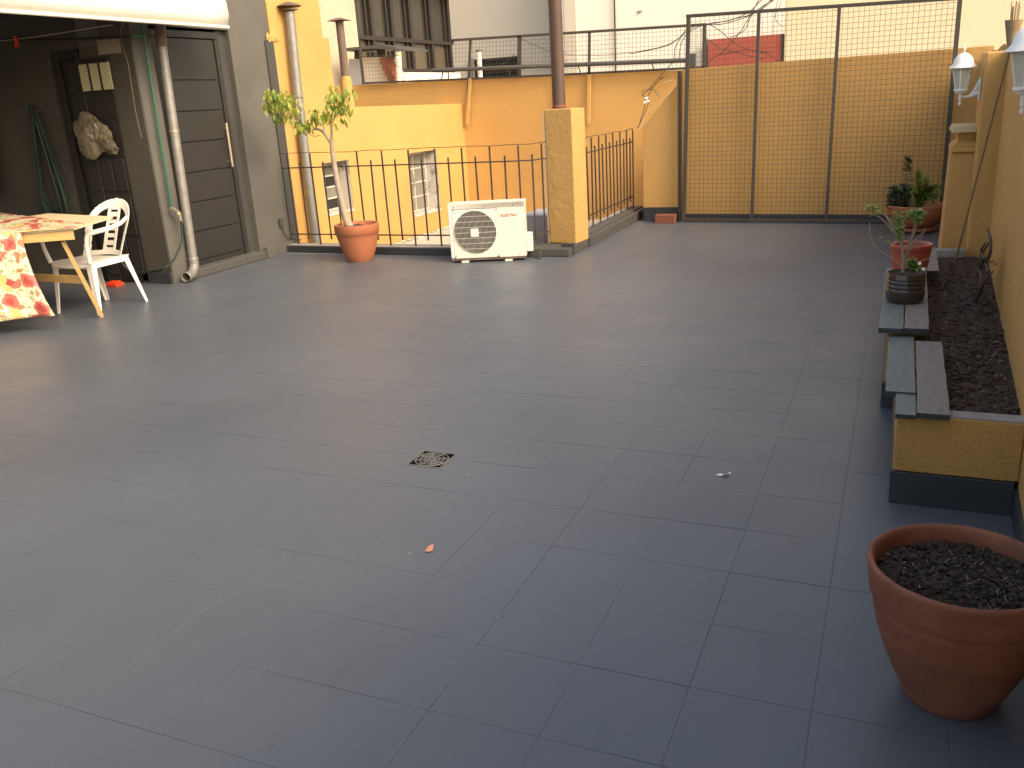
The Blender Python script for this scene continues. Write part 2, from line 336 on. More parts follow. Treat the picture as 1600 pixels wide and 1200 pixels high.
def tag(o, label, cat, group=None):
    o['label'] = label; o['category'] = cat
    if group: o['group'] = group
    return o
def thing(name, label, cat, group=None):
    o = bpy.data.objects.new(name, None); COL.objects.link(o); o.empty_display_size = 0.1
    return tag(o, label, cat, group)
def struct(o): o['kind'] = 'structure'; return o
def roughen(bm, amt, minz=None):
    for v in bm.verts:
        v.co += Vector((random.uniform(-amt, amt), random.uniform(-amt, amt), random.uniform(-amt, amt)))
def wallx(y): return 0.505+0.037*y       # face of the right-hand wall

# ------------------------------------------------------------------ ground and terrace floor
bm = nb(); add_box(bm, (-150, -150, -3.6), (150, 150, -3.5)); struct(obj('ground', bm, 'ground'))
bm = nb()
add_box(bm, (-10, -4, -0.4), (-6.12, 4.30, -0.0016)); DR = (-1.757, 1.09, -1.587, 1.262)       # drain opening
add_box(bm, (-6.12, -4, -0.4), (DR[0], 6.00, -0.0016)); add_box(bm, (DR[2], -4, -0.4), (1.2, 6.00, -0.0016))
add_box(bm, (DR[0], -4, -0.4), (DR[2], DR[1], -0.0016)); add_box(bm, (DR[0], DR[3], -0.4), (DR[2], 6.00, -0.0016)); add_box(bm, (DR[0], DR[1], -0.4), (DR[2], DR[3], -0.09)); add_box(bm, (-2.88, 6.00, -0.4), (1.4, 8.9, -0.0016))
FL = struct(obj('terrace_floor', bm, 'floor'))
PITCH = 0.30
cx, cy, cz = 0.105, -1.911, 1.46
cells = []
for i in range(-33, 3):
    for j in range(-14, 29):
        x0, y0 = i*PITCH, j*PITCH; x1, y1 = x0+PITCH, y0+PITCH
        if x0 >= wallx(y0): continue
        x1 = min(x1, wallx(y0)+0.01)
        mx, my = (x0+x1)/2, (y0+y1)/2
        if my > 6.0 and mx < -2.9: continue
        if mx < -6.15 and my > 4.35: continue
        if my > 8.3: continue
        if mx > 0.17 and 1.35 < my < 4.7: continue
        if -1.8 < mx < -1.5 and 1.05 < my < 1.3: pass
        d = Vector((mx-cx, my-cy, -cz)); q = cam.matrix_world.to_3x3().transposed() @ d
        vis = False; area = 0
        if q.z < -0.1:
            u, v = q.x/-q.z*1376.6, q.y/-q.z*1376.6
            vis = abs(u) < 840 and abs(v) < 640
            area = (x1-x0)*PITCH*cz/(-q.z)**3
        cells.append((0 if vis else 1, -area, x0, y0, x1, y1))
cells.sort()
edge_memo = {}
def gap(kind, i, j, strong):
    # opening of the joint at one lattice node, shared by the two tiles that meet there
    k = (kind, round(i/.3), round(j/.3))
    if k not in edge_memo:
        edge_memo[k] = random.choice((0.0009, 0.0012, 0.0016)) if strong else random.choice((0.0, 0.0001, 0.0003, 0.0005, 0.0008, 0.0011))
    return edge_memo[k]
def tile_bm(bm, x0, y0, x1, y1):
    sx = lambda x, y: gap('x', x, y, abs(x) < .01 or (abs(x+.3) < .01 and y < 3) or (abs(x+.9) < .01 and y < 1))
    sy = lambda x, y: gap('y', x, y, random.random() < .18)
    h = random.uniform(-0.0003, 0.0003)
    zz = [h+random.uniform(-0.0002, 0.0002) for _ in range(4)]
    n = [(x0, y0), (x1, y0), (x1, y1), (x0, y1)]; sg = [(1, 1), (-1, 1), (-1, -1), (1, -1)]
    top = [(p[0]+q[0]*sx(*p), p[1]+q[1]*sy(*p), z) for p, q, z in zip(n, sg, zz)]
    e = 0.0010
    ins = [(t_[0]+q[0]*e, t_[1]+q[1]*e, t_[2]+.0003) for t_, q in zip(top, sg)]
    B = [bm.verts.new((p[0], p[1], -0.0020)) for p in top]; T = [bm.verts.new(p) for p in top]; I = [bm.verts.new(p) for p in ins]
    for k in range(4):
        l = (k+1) % 4
        bm.faces.new((B[k], B[l], T[l], T[k])); bm.faces.new((T[k], T[l], I[l], I[k]))
    bm.faces.new(I)
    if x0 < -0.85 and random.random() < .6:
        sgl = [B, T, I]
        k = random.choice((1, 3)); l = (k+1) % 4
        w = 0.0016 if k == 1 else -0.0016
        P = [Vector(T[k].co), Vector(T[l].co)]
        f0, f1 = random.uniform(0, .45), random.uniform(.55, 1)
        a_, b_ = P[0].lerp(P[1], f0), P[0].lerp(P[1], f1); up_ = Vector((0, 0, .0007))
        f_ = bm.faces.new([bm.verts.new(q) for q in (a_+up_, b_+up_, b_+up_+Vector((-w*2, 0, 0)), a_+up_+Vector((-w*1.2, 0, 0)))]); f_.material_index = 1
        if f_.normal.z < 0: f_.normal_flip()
def hole_tile(bm, x0, y0, x1, y1):
    # tile cut around the drain opening
    xs = sorted({x0, x1, min(max(DR[0], x0), x1), min(max(DR[2], x0), x1)}); ys = sorted({y0, y1, min(max(DR[1], y0), y1), min(max(DR[3], y0), y1)})
    for i in range(len(xs)-1):
        for j in range(len(ys)-1):
            mx, my = (xs[i]+xs[i+1])/2, (ys[j]+ys[j+1])/2
            if DR[0] < mx < DR[2] and DR[1] < my < DR[3]: continue
            add_box(bm, (xs[i], ys[j], -0.0020), (xs[i+1], ys[j+1], 0.0004))
rest = nb(); nt_ = 0
for vis, a, x0, y0, x1, y1 in cells:
    hit = x0 < DR[2] and x1 > DR[0] and y0 < DR[3] and y1 > DR[1]
    f = hole_tile if hit else tile_bm
    if nt_ < 300 and not vis:
        b = nb(); f(b, x0, y0, x1, y1); obj('floor_tile', b, ['floor', 'worn_glint'], FL); nt_ += 1
    else: f(rest, x0, y0, x1, y1)
obj('floor_tile', rest, ['floor', 'worn_glint'], FL, kind='stuff')

# drain grate: frame, rings and spokes over a dark pit
t = thing('drain_grate', 'small square metal drain grate with round openings set in the dark tiled floor', 'drain')
bm = nb(); v = add_box(bm, (DR[0]+.001, DR[1]+.001, -0.08), (DR[2]-.001, DR[3]-.001, -0.004)); bmesh.ops.delete(bm, geom=[f for f in bm.faces if f.normal.z > .5 or all(q.co.z > -.01 for q in f.verts)], context='FACES'); obj('pit', bm, 'hole', t)
bm = nb(); z0, z1 = -0.002, 0.0025; w = 0.009
add_box(bm, (DR[0], DR[1], z0), (DR[2], DR[1]+w, z1)); add_box(bm, (DR[0], DR[3]-w, z0), (DR[2], DR[3], z1))
add_box(bm, (DR[0], DR[1]+w, z0), (DR[0]+w, DR[3]-w, z1)); add_box(bm, (DR[2]-w, DR[1]+w, z0), (DR[2], DR[3]-w, z1))
obj('frame', bm, 'grate', t)
gx, gy = (DR[0]+DR[2])/2, (DR[1]+DR[3])/2
for rr in (0.016, 0.034, 0.053, 0.072):
    bm = nb(); add_tube(bm, [(gx+cos(2*pi*k/28)*rr, gy+sin(2*pi*k/28)*rr, 0.0005) for k in range(29)], 0.0033, 5, cap=False)
    obj('grate_ring', bm, 'grate', t)
for k in range(4):
    a = pi/4*k+pi/8; bm = nb(); c_ = Vector((cos(a), sin(a), 0))*0.078
    add_bar(bm, Vector((gx, gy, 0.001))-c_, Vector((gx, gy, 0.001))+c_, 0.006, 0.004); obj('spoke', bm, 'grate', t)

# ------------------------------------------------------------------ right-hand wall
def wall_prism(bm, ya, yb, za, zb, th=0.25, seg=12):
    poly = [(wallx(ya), ya), (wallx(yb), yb), (wallx(yb)+th, yb), (wallx(ya)+th, ya)]
    add_prism(bm, poly, za, zb)
t = thing('boundary_wall', 'long low ochre garden wall running along the planter on the right', 'wall')
bm = nb()
N_ = 26
ys = [-4+(12.6)*k/N_ for k in range(N_+1)]
top = [1.60+0.012*sin(k*1.7)-(0.0 if y < 5 else -0.02) for k, y in enumerate(ys)]
F = [[bm.verts.new((wallx(y)+dx, y, z)) for dx, z in ((0, -0.4), (0, tz), (0.22, tz+0.01), (0.22, -3.5))] for y, tz in zip(ys, top)]
for a, b in zip(F, F[1:]):
    for k in range(3): bm.faces.new((a[k], b[k], b[k+1], a[k+1]))
bm.faces.new(F[0]); bm.faces.new(F[-1][::-1])
obj('wall_body', bm, 'yellow', t)
bm = nb(); wall_prism(bm, -4, 1.255, 0, 0.10, th=-0.012); obj('plinth', bm, 'plinth', t)
bm = nb(); add_box(bm, (0.553, 4.65, 0.0), (0.80, 5.0, 1.575))
o = obj('pilaster', bm, 'yellow', t, bevel=0.012)
# barbecue chimney column with moulded cap
t = thing('chimney_column', 'ochre masonry column with a flat slab cap on a narrow neck beside the planter', 'chimney')
bm = nb()
def frust(bm, c, a, b, z0, z1):
    A = [bm.verts.new((c[0]+sx*a[0], c[1]+sy*a[1], z0)) for sx, sy in ((-1,-1),(1,-1),(1,1),(-1,1))]
    B = [bm.verts.new((c[0]+sx*b[0], c[1]+sy*b[1], z1)) for sx, sy in ((-1,-1),(1,-1),(1,1),(-1,1))]
    bm.faces.new(A[::-1]); bm.faces.new(B)
    for i in range(4): bm.faces.new((A[i], A[(i+1) % 4], B[(i+1) % 4], B[i]))
frust(bm, (0.49, 5.0), (0.093, 0.2), (0.075, 0.18), 0, 0.955); obj('shaft', bm, 'yellow_rough', t, bevel=0.008)
bm = nb(); add_box(bm, (0.382, 4.775, 0), (0.56, 4.80, 0.11)); obj('plinth', bm, 'plinth', t)
bm = nb(); frust(bm, (0.50, 5.0), (0.088, 0.2), (0.088, 0.2), 0.957, 0.992); frust(bm, (0.50, 5.0), (0.088, 0.2), (0.045, 0.15), 0.994, 1.03); obj('moulding', bm, 'yellow', t, bevel=0.006)
bm = nb(); frust(bm, (0.50, 5.0), (0.045, 0.14), (0.055, 0.16), 1.03, 1.082); obj('neck', bm, 'yellow', t)
bm = nb(); frust(bm, (0.50, 5.0), (0.098, 0.23), (0.085, 0.20), 1.084, 1.125); obj('slab_cap', bm, 'cap_paint', t, bevel=0.01)

# ------------------------------------------------------------------ planter bed with soil and planks
t = thing('planter_bed', 'long raised planter with ochre sides and dark base along the right wall', 'planter')
bm = nb()
PW = 0.075
add_prism(bm, [(0.156, 1.262), (wallx(1.262)-0.002, 1.262), (wallx(1.34)-0.002, 1.34), (0.156, 1.34)], 0.125, 0.335)   # near end
add_prism(bm, [(0.156, 1.342), (0.156+PW, 1.342), (0.156+PW, 2.29), (0.156, 2.29)], 0.125, 0.330)
add_prism(bm, [(0.105, 2.292), (0.105+PW+.04, 2.292), (0.105+PW+.04, 4.64), (0.105, 4.64)], 0.125, 0.345)
obj('side_wall', bm, 'yellow_low', t, bevel=0.004)
bm = nb(); add_prism(bm, [(0.25, 1.268), (wallx(1.262)-0.004, 1.268), (wallx(1.34)-0.004, 1.335), (0.25, 1.335)], 0.3355, 0.341); obj('bare_rim', bm, 'concrete', t)
bm = nb(); add_prism(bm, [(0.19, 4.56), (wallx(4.6)-0.13, 4.56), (wallx(4.6)-.13, 4.64), (0.19, 4.64)], 0.2, 0.348); obj('end_wall', bm, 'concrete', t, bevel=0.004)
bm = nb()
add_prism(bm, [(0.150, 1.256), (wallx(1.26)-0.012, 1.256), (wallx(1.34)-0.012, 1.34), (0.150, 1.34)], 0.0, 0.123)
add_prism(bm, [(0.150, 1.342), (0.156+PW, 1.342), (0.156+PW, 2.284), (0.150, 2.284)], 0.0, 0.123)
add_prism(bm, [(0.098, 2.286), (0.18, 2.286), (0.18, 4.64), (0.098, 4.64)], 0.0, 0.123)
obj('plinth', bm, 'plinth', t, bevel=0.003)
def soil_sheet(bm, poly_in, x0, x1, y0, y1, z, step, amp, sunk=None):
    nx, ny = max(2, int((x1-x0)/step)), max(2, int((y1-y0)/step)); G = []
    from mathutils import noise
    for j in range(ny+1):
        row = []
        for i in range(nx+1):
            x, y = x0+(x1-x0)*i/nx, y0+(y1-y0)*j/ny
            h = z+amp*(noise.noise(Vector((x*14, y*14, 0)))+0.6*noise.noise(Vector((x*45, y*45, 3)))+0.35*noise.noise(Vector((x*110, y*110, 8))))
            row.append(bm.verts.new((x, y, h)))
        G.append(row)
    for j in range(ny):
        for i in range(nx):
            c = (G[j][i].co+G[j+1][i+1].co)/2
            if poly_in(c.x, c.y): bm.faces.new((G[j][i], G[j][i+1], G[j+1][i+1], G[j+1][i]))
    for v in [v for v in bm.verts if not v.link_faces]: bm.verts.remove(v)
bm = nb(); soil_sheet(bm, lambda x, y: x < wallx(y)+0.01, 0.16, 0.70, 1.33, 4.60, 0.300, 0.013, 0.013, 0.017)
o = obj('soil', bm, 'soil_brown', t, smooth=True, kind='stuff')
bm = nb()
for k in range(1800):
    y = random.uniform(1.36, 4.5) if k % 3 else random.uniform(1.36, 2.6); x = random.uniform(0.27, wallx(y)-0.01)
    add_blob(bm, (x, y, 0.306+random.uniform(-.004, .006)), random.choice((.002, .003, .003, .004, .005, .006, .009, .013)), 1, 0.35, (1, 1, 0.7))
obj('soil_clods', bm, 'clod_brown', t, kind='stuff')
bm = nb()
for k in range(110):
    y = random.uniform(1.38, 4.3); x = random.uniform(0.34, wallx(y)-0.02); a = random.uniform(0, pi); l = random.uniform(.004, .02)
    add_bar(bm, (x, y, 0.318), (x+cos(a)*l, y+sin(a)*l, 0.318+random.uniform(0, .006)), random.uniform(.0012, .003), .0015)
obj('soil_chips', bm, 'chip', t, kind='stuff')

def plank(label, x0, x1, y0, y1, z, th, m, skew=0.0, holes=(), tilt=0.0):
    bm = nb(); n = 10
    L = []
    for k in range(n+1):
        y = y0+(y1-y0)*k/n; jx = random.uniform(-.0012, .0012); dz = tilt*(y-y0)
        s = skew*(y-y0)
        L.append([bm.verts.new((x0+jx+s, y, z-th+dz)), bm.verts.new((x1+jx+s, y, z-th+dz)), bm.verts.new((x1+jx+s, y, z+dz+random.uniform(-.0005, .0005))), bm.verts.new((x0+jx+s, y, z+dz+random.uniform(-.0005, .0005)))])
    for a, b in zip(L, L[1:]):
        for k in range(4): bm.faces.new((a[k], a[(k+1) % 4], b[(k+1) % 4], b[k]))
    bm.faces.new(L[0]).material_index = 1; bm.faces.new(L[-1][::-1]).material_index = 1
    o = obj('plank', bm, [m, 'plinth'], bevel=0.0015)
    tag(o, label, 'plank', 'planks lying along the planter edge')
    b2 = nb()
    for k in range(max(3, int((y1-y0)*9))):
        x = random.uniform(x0+.01, x1-.012); y = random.uniform(y0+.03, y1-.05); l = random.choice((.004, .006, .02, .05, .09)); l = min(l, y1-y-.01)
        add_bar(b2, (x+skew*(y-y0), y, z+.0004), (x+skew*(y-y0)+random.uniform(-.002, .002), y+l, z+.0004), random.uniform(.001, .0022) if l > .01 else .004, .0008)
    obj('crack_and_nail', b2, 'plinth', o, kind='stuff')
    return o
plank('slate painted plank at the near planter end, left of the bare grey plank', 0.113, 0.2145, 1.44, 2.235, 0.362, 0.021, 'plank_slate', 0.0)
plank('bare weathered brown grey plank at the near end of the planter beside the soil', 0.2185, 0.321, 1.225, 2.17, 0.362, 0.021, 'plank_bare', 0.004)
plank('short slate plank stub over the near planter corner, under the left slate plank', 0.150, 0.2155, 1.215, 1.56, 0.3555, 0.017, 'plank_slate')
PL1 = plank('upper slate plank under the cut bottle planter, overhanging the floor side', 0.068, 0.169, 2.215, 3.62, 0.402, 0.024, 'plank_slate', 0.006)
plank('upper grey plank under the cut bottle planter, on the soil side', 0.1725, 0.272, 2.225, 3.60, 0.402, 0.024, 'plank_bare', 0.010)
plank('far short grey plank behind the red plastic pot at the end of the planter', 0.262, 0.352, 3.56, 4.33, 0.402, 0.035, 'plank_bare', 0.0)
# battens under the upper planks
bm = nb(); add_box(bm, (0.118, 2.32, 0.3455), (0.262, 2.36, 0.3775)); tag(obj('batten', bm, 'plank_slate', bevel=.002), 'dark batten under the near end of the upper planks', 'batten')
bm = nb(); add_box(bm, (0.118, 3.45, 0.3455), (0.262, 3.49, 0.3775)); tag(obj('batten', bm, 'plank_slate', bevel=.002), 'dark batten under the far end of the upper planks', 'batten')
# nail dots and knots on the near planks
# ------------------------------------------------------------------ far mesh wall
def fwy(x): return 8.33-0.08*(x+2.2)     # plane of the tall mesh frame
t = thing('far_garden_wall', 'plain ochre wall behind the tall mesh screen with dark painted base', 'wall')
bm = nb(); A0, A1 = -2.2, 0.86
def obox(bm, x0, x1, off0, off1, z0, z1a, z1b=None):
    z1b = z1a if z1b is None else z1b
    P = [(x0, fwy(x0)+off0, z0), (x1, fwy(x1)+off0, z0), (x1, fwy(x1)+off1, z0), (x0, fwy(x0)+off1, z0),
         (x0, fwy(x0)+off0, z1a), (x1, fwy(x1)+off0, z1b), (x1, fwy(x1)+off1, z1b), (x0, fwy(x0)+off1, z1a)]
    v = [bm.verts.new(p) for p in P]
    for f in ((0,3,2,1),(4,5,6,7),(0,1,5,4),(1,2,6,5),(2,3,7,6),(3,0,4,7)): bm.faces.new([v[i] for i in f])
obox(bm, A0, A1, 0.10, 0.30, -3.5, 1.675, 1.69); obj('wall_body', bm, 'yellow', t, bevel=.004)
bm = nb(); obox(bm, A0+.002, A1-.1, 0.075, 0.098, 0, 0.085); obj('plinth', bm, 'plinth', t, bevel=.003)
# sloped wing wall at the light well corner
t = thing('wing_wall', 'ochre wing wall with a sloping top between the railing end and the mesh post', 'wall')
bm = nb(); add_prism(bm, [(-2.66, -0.4), (-2.205, -0.4), (-2.205, 1.66), (-2.26, 1.66), (-2.26, 1.52), (-2.66, 1.07)], 8.44, 8.56, 'y'); obj('wall_body', bm, 'yellow', t, bevel=.004)
bm = nb(); add_box(bm, (-2.655, 8.405, 0), (-2.24, 8.438, 0.16)); obj('plinth', bm, 'plinth', t, bevel=.003)
bm = nb(); add_box(bm, (-2.232, 8.36, 0), (-2.203, 8.40, 1.66)); tag(obj('steel_post', bm, 'mesh', bevel=.002), 'thin dark steel post just left of the tall mesh screen', 'post')

# tall mesh screen
t = thing('mesh_screen', 'tall square-mesh steel screen of three panels standing against the far ochre wall', 'mesh screen')
def fp(x, z, off=0.0): return Vector((x, fwy(x)+off, z))
posts = [(-2.155, -2.105, 2.214), (-1.375, -1.355, 2.205), (-0.585, -0.56, 2.192), (0.525, 0.522, 2.15)]
ZT = lambda x: 2.214-0.030*(x+2.15)
for i, (xb, xt, zt) in enumerate(posts):
    bm = nb(); w = 0.042 if i in (0, 3) else 0.034
    add_bar(bm, fp(xb, 0.012), fp(xt, ZT(xt)-0.018), w, 0.03, up=(0, 1, 0)); obj('upright', bm, 'mesh', t, bevel=.002)
bm = nb(); add_bar(bm, fp(-2.13, ZT(-2.13)), fp(0.545, ZT(0.545)), 0.03, 0.034); obj('top_rail', bm, 'mesh', t, bevel=.002)
bm = nb(); add_bar(bm, fp(-2.13, 0.03), fp(0.50, 0.03), 0.03, 0.034); obj('bottom_rail', bm, 'mesh', t, bevel=.002)
def wire(bm, a, b, r, seg=4):
    a, b = Vector(a), Vector(b); d = (b-a).normalized(); s = d.cross(Vector((0, 1, 0))).normalized(); u = s.cross(d)
    va = [bm.verts.new(a+(s*cos(pi/2*k)+u*sin(pi/2*k))*r) for k in range(4)]; vb = [bm.verts.new(b+(s*cos(pi/2*k)+u*sin(pi/2*k))*r) for k in range(4)]
    for k in range(4): bm.faces.new((va[k], va[(k+1) % 4], vb[(k+1) % 4], vb[k]))
def meshpanel(name, parent, f, x0, x1, z0, z1, pitch, r, m):
    bm = nb(); n = max(1, round((x1-x0)/pitch)); k = max(1, round((z1-z0)/pitch))
    for i in range(1, n):
        x = x0+(x1-x0)*i/n; b = random.uniform(-.003, .003); mid = (z0+z1)/2
        wire(bm, f(x, z0), f(x+b, mid), r); wire(bm, f(x+b, mid), f(x+random.uniform(-.002, .002), z1), r)
    for j in range(1, k):
        z = z0+(z1-z0)*j/k; b = random.uniform(-.004, .004); mid = (x0+x1)/2
        wire(bm, f(x0, z, -.002), f(mid, z+b, -.002), r); wire(bm, f(mid, z+b, -.002), f(x1, z, -.002), r)
    o = obj(name, bm, m, parent, kind='stuff'); return o
fo = lambda x, z, d=0: fp(x, z, 0.005+d)
for (a, b) in ((-2.13, -1.365), (-1.365, -0.572), (-0.572, 0.522)):
    meshpanel('wire_mesh', t, fo, a, b, 0.03, ZT((a+b)/2), 0.05, 0.0017, 'mesh')

# ------------------------------------------------------------------ light well (sunken yard) behind the railings
bm = nb(); add_box(bm, (-6.12, 6.2, -0.45), (-2.66, 11.0, -0.32)); struct(obj('sunken_yard_floor', bm, 'wellfloor'))
bm = nb(); add_box(bm, (-6.12, 6.02, -0.32), (-2.98, 6.06, 0.0)); struct(obj('well_side', bm, 'concrete'))
KB = thing('kerb', 'low dark grey kerb under the front railing behind the potted tree and white unit', 'kerb')
bm = nb(); add_prism(bm, [(-6.12, 6.05), (-4.4, 5.99), (-3.16, 5.995), (-3.16, 6.19), (-6.12, 6.22)], 0.0, 0.075); obj('kerb_body', bm, 'plinth', KB, bevel=.006)
bm = nb(); add_prism(bm, [(-6.11, 6.07), (-4.4, 6.01), (-3.19, 6.01), (-3.19, 6.18), (-6.11, 6.21)], 0.0765, 0.082); obj('pale_top', bm, 'concrete', KB)
bm = nb(); add_box(bm, (-3.155, 6.01, 0.002), (-2.745, 6.60, 0.078)); add_box(bm, (-3.165, 5.985, 0.001), (-3.02, 6.008, 0.085)); o = obj('pillar_footing', bm, 'kerb', KB, bevel=.006)
bm = nb(); add_box(bm, (-2.86, 6.115, 0.001), (-2.735, 6.14, 0.11)); obj('end_block', bm, 'plinth', KB, bevel=.003)
t = thing('kerb', 'grey kerb running away beside the side railing behind the ochre pillar', 'kerb')
bm = nb(); add_box(bm, (-2.95, 6.605, -0.35), (-2.80, 8.95, 0.115)); add_prism(bm, [(-2.80, 6.605), (-2.72, 6.605), (-2.74, 8.95), (-2.80, 8.95)], 0.0, 0.10); obj('kerb_body', bm, 'kerb', t, bevel=.008)
bm = nb(); add_box(bm, (-2.96, 6.62, 0.117), (-2.915, 8.9, 0.123)); obj('pale_edge', bm, 'concrete', t)
# far wall of the well
t = thing('well_back_wall', 'long ochre wall at the back of the sunken yard carrying the pipe and fence', 'wall')
def bw(x): return 1.71-0.022*(x+2.3)
bm = nb()
v = [bm.verts.new(p) for p in ((-9.2, 10.85, -0.45), (-2.0, 10.85, -0.45), (-2.0, 11.05, -0.45), (-9.2, 11.05, -0.45), (-9.2, 10.85, bw(-9.2)), (-2.0, 10.85, bw(-2.0)), (-2.0, 11.05, bw(-2.0)), (-9.2, 11.05, bw(-9.2)))]
for f in ((0,3,2,1),(4,5,6,7),(0,1,5,4),(1,2,6,5),(2,3,7,6),(3,0,4,7)): bm.faces.new([v[i] for i in f])
bmesh.ops.subdivide_edges(bm, edges=[e for e in bm.edges if abs(e.verts[0].co.x-e.verts[1].co.x) > 3], cuts=30)
for q in bm.verts:
    if q.co.z > 1: q.co.z += random.uniform(-.008, .008)
obj('wall_body', bm, 'yellow', t)
bm = nb(); add_bar(bm, (-4.543,10.800,1.760), (-4.556,10.800,1.029), 0.065, 0.05, up=(0,1,0)); obj('painted_upright', bm, 'yellow', t, bevel=.004)
# side return wall of the well to the right (under the wing wall)
bm = nb(); add_box(bm, (-2.66, 8.56, -0.45), (-2.50, 10.849, 1.02)); tag(obj('well_return_wall', bm, 'yellow', bevel=.004), 'ochre return wall behind the side railing joining the back wall', 'wall')

# low wall with windows + tall stepped part (faces +x)
t = thing('window_wall', 'bright ochre side wall of the sunken yard with two small old windows', 'wall')
def cutwall(bm, ya, yb, z0, z1a, z1b, holes, x0, x1):
    ysx = sorted({ya, yb, *[h[0] for h in holes], *[h[1] for h in holes]}); 
    for a, b in zip(ysx, ysx[1:]):
        zt = lambda y: z1a+(z1b-z1a)*(y-ya)/(yb-ya)
        hs = [h for h in holes if h[0] <= a+1e-6 and h[1] >= b-1e-6]
        spans = [(z0, None)] if not hs else [(z0, hs[0][2]), (hs[0][3], None)]
        for s0, s1 in spans:
            ta, tb = (zt(a), zt(b)) if s1 is None else (s1, s1)
            P = [(x0,a,s0),(x1,a,s0),(x1,b,s0),(x0,b,s0),(x0,a,ta),(x1,a,ta),(x1,b,tb),(x0,b,tb)]
            v = [bm.verts.new(p) for p in P]
            for f in ((0,3,2,1),(4,5,6,7),(0,1,5,4),(1,2,6,5),(2,3,7,6),(3,0,4,7)): bm.faces.new([v[i] for i in f])
W1 = (6.97, 7.55, 0.265, 0.885); W2 = (9.05, 9.86, -0.03, 0.845)
bm = nb(); cutwall(bm, 7.415, 10.849, -0.45, 1.50, 1.455, [(7.415, W1[1], W1[2], W1[3]), W2], -6.50, -6.12)
add_box(bm, (-6.50, 6.33, -0.45), (-6.12, W1[0], 2.27)); add_box(bm, (-6.50, W1[0], -0.45), (-6.12, 7.415, W1[2])); add_box(bm, (-6.50, W1[0], W1[3]), (-6.12, 7.415, 2.27))
add_box(bm, (-6.50, 6.33, 2.27), (-6.12, 7.30, 4.6))
bmesh.ops.remove_doubles(bm, verts=bm.verts, dist=1e-5)
obj('wall_body', bm, 'yellow', t)
random.seed(11)
bm = nb()
for k in range(60): # crumbly wall foot line
    y = 6.4+k*0.075; add_blob(bm, (-6.11+random.uniform(0, .03), y, -0.318+random.uniform(0, .02)), random.uniform(.012, .04), 1, .3, (1, 1.6, .6))
obj('crumbled_foot', bm, 'plaster_white', t, kind='stuff')
def old_window(W, label, style):
    w = thing('old_window', label, 'window')
    y0, y1, z0, z1 = W; xr = -6.31
    bm = nb()
    add_box(bm, (xr-.02, y0+.001, z0+.001), (-6.126, y0+.005, z1-.001)); add_box(bm, (xr-.02, y1-.005, z0+.001), (-6.126, y1-.001, z1-.001))
    add_box(bm, (xr-.02, y0+.006, z1-.006), (-6.126, y1-.006, z1-.001)); add_box(bm, (xr-.02, y0+.006, z0+.001), (-6.110, y1-.006, z0+.022))
    obj('reveal', bm, 'plaster_white', w)
    bm = nb(); add_box(bm, (xr-.06, y0+.02, z0+.02), (xr-.022, y1-.02, z1-.02)); obj('backing', bm, 'plaster_white' if style else 'pane', w)
    bm = nb(); fr = 0.028
    for (a, b, c, d) in ((y0+.02, y0+.02+fr, z0+.03, z1-.02), (y1-.02-fr, y1-.02, z0+.03, z1-.02)): add_box(bm, (xr-.021, a, c), (xr+.01, b, d))
    nz = 4
    for k in range(nz+1):
        z = z0+.03+(z1-z0-.05-fr)*k/nz; add_box(bm, (xr-.0205, y0+.0205+fr, z), (xr+.0095, y1-.0205-fr, z+fr*.7))
    add_box(bm, (xr-.020, (y0+y1)/2-.012, z0+.05), (xr+.009, (y0+y1)/2+.012, z1-.04))
    obj('frame', bm, 'plaster_white', w, bevel=.002)
    for k in range(nz):
        for s in range(2):
            za = z0+.03+(z1-z0-.05-fr)*k/nz+fr*.7+.002; zb = z0+.03+(z1-z0-.05-fr)*(k+1)/nz-.002
            ya = (y0+.02+fr+.002) if s == 0 else (y0+y1)/2+.014; yb = (y0+y1)/2-.014 if s == 0 else y1-.02-fr-.002
            dark = (style and k in (0, 2)) or (not style and (k == 0 or s == 0 and k == 1))
            bm = nb(); add_box(bm, (xr-.012, ya, za), (xr-.006, yb, zb)); obj('pane', bm, 'black' if dark and style else 'pane', w)
old_window(W1, 'small old window with dark panes low in the ochre wall behind the potted tree', 1)
old_window(W2, 'taller old dusty window with flaking white reveal between the tree and the white unit', 0)

# beige neighbour gable behind the stepped ochre wall
bm = nb(); add_box(bm, (-13, 7.5, -3.5), (-8.93, 12.56, 7.0)); tag(obj('beige_gable', bm, 'beige_wall', bevel=.01), 'unpainted beige plaster wall left of the dark glazed enclosure, behind the rusty flue', 'building')

# zinc flue with cap, conduit beside it
t = thing('zinc_flue', 'tall galvanized flue pipe with flat cap on the bright ochre wall', 'flue pipe')
bm = nb(); add_tube(bm, [(-6.02, 6.545, -0.2), (-6.02, 6.545, 0.9), (-6.03, 6.56, 1.7), (-6.03, 6.60, 2.50)], 0.052, 16); obj('pipe', bm, 'zinc', t, smooth=True)
for z in (1.62, 0.55):
    bm = nb(); add_lathe(bm, [(0.0535, 0), (0.057, .004), (0.057, .022), (0.0535, .026)], (-6.027, 6.555, z), 16); obj('joint_ring', bm, 'zinc', t, smooth=True)
bm = nb(); add_lathe(bm, [(0.0, .03), (0.125, 0.0), (0.13, .01), (0.05, .045), (0.0, .055)], (-6.03, 6.60, 2.55), 20); add_lathe(bm, [(.09, 0), (.09, .012)], (-6.03, 6.60, 2.515), 20)
for a in (0, 2.1, 4.2): add_bar(bm, (-6.03+.05*cos(a), 6.6+.05*sin(a), 2.49), (-6.03+.05*cos(a), 6.6+.05*sin(a), 2.56), .008)
obj('cap', bm, 'rust', t)
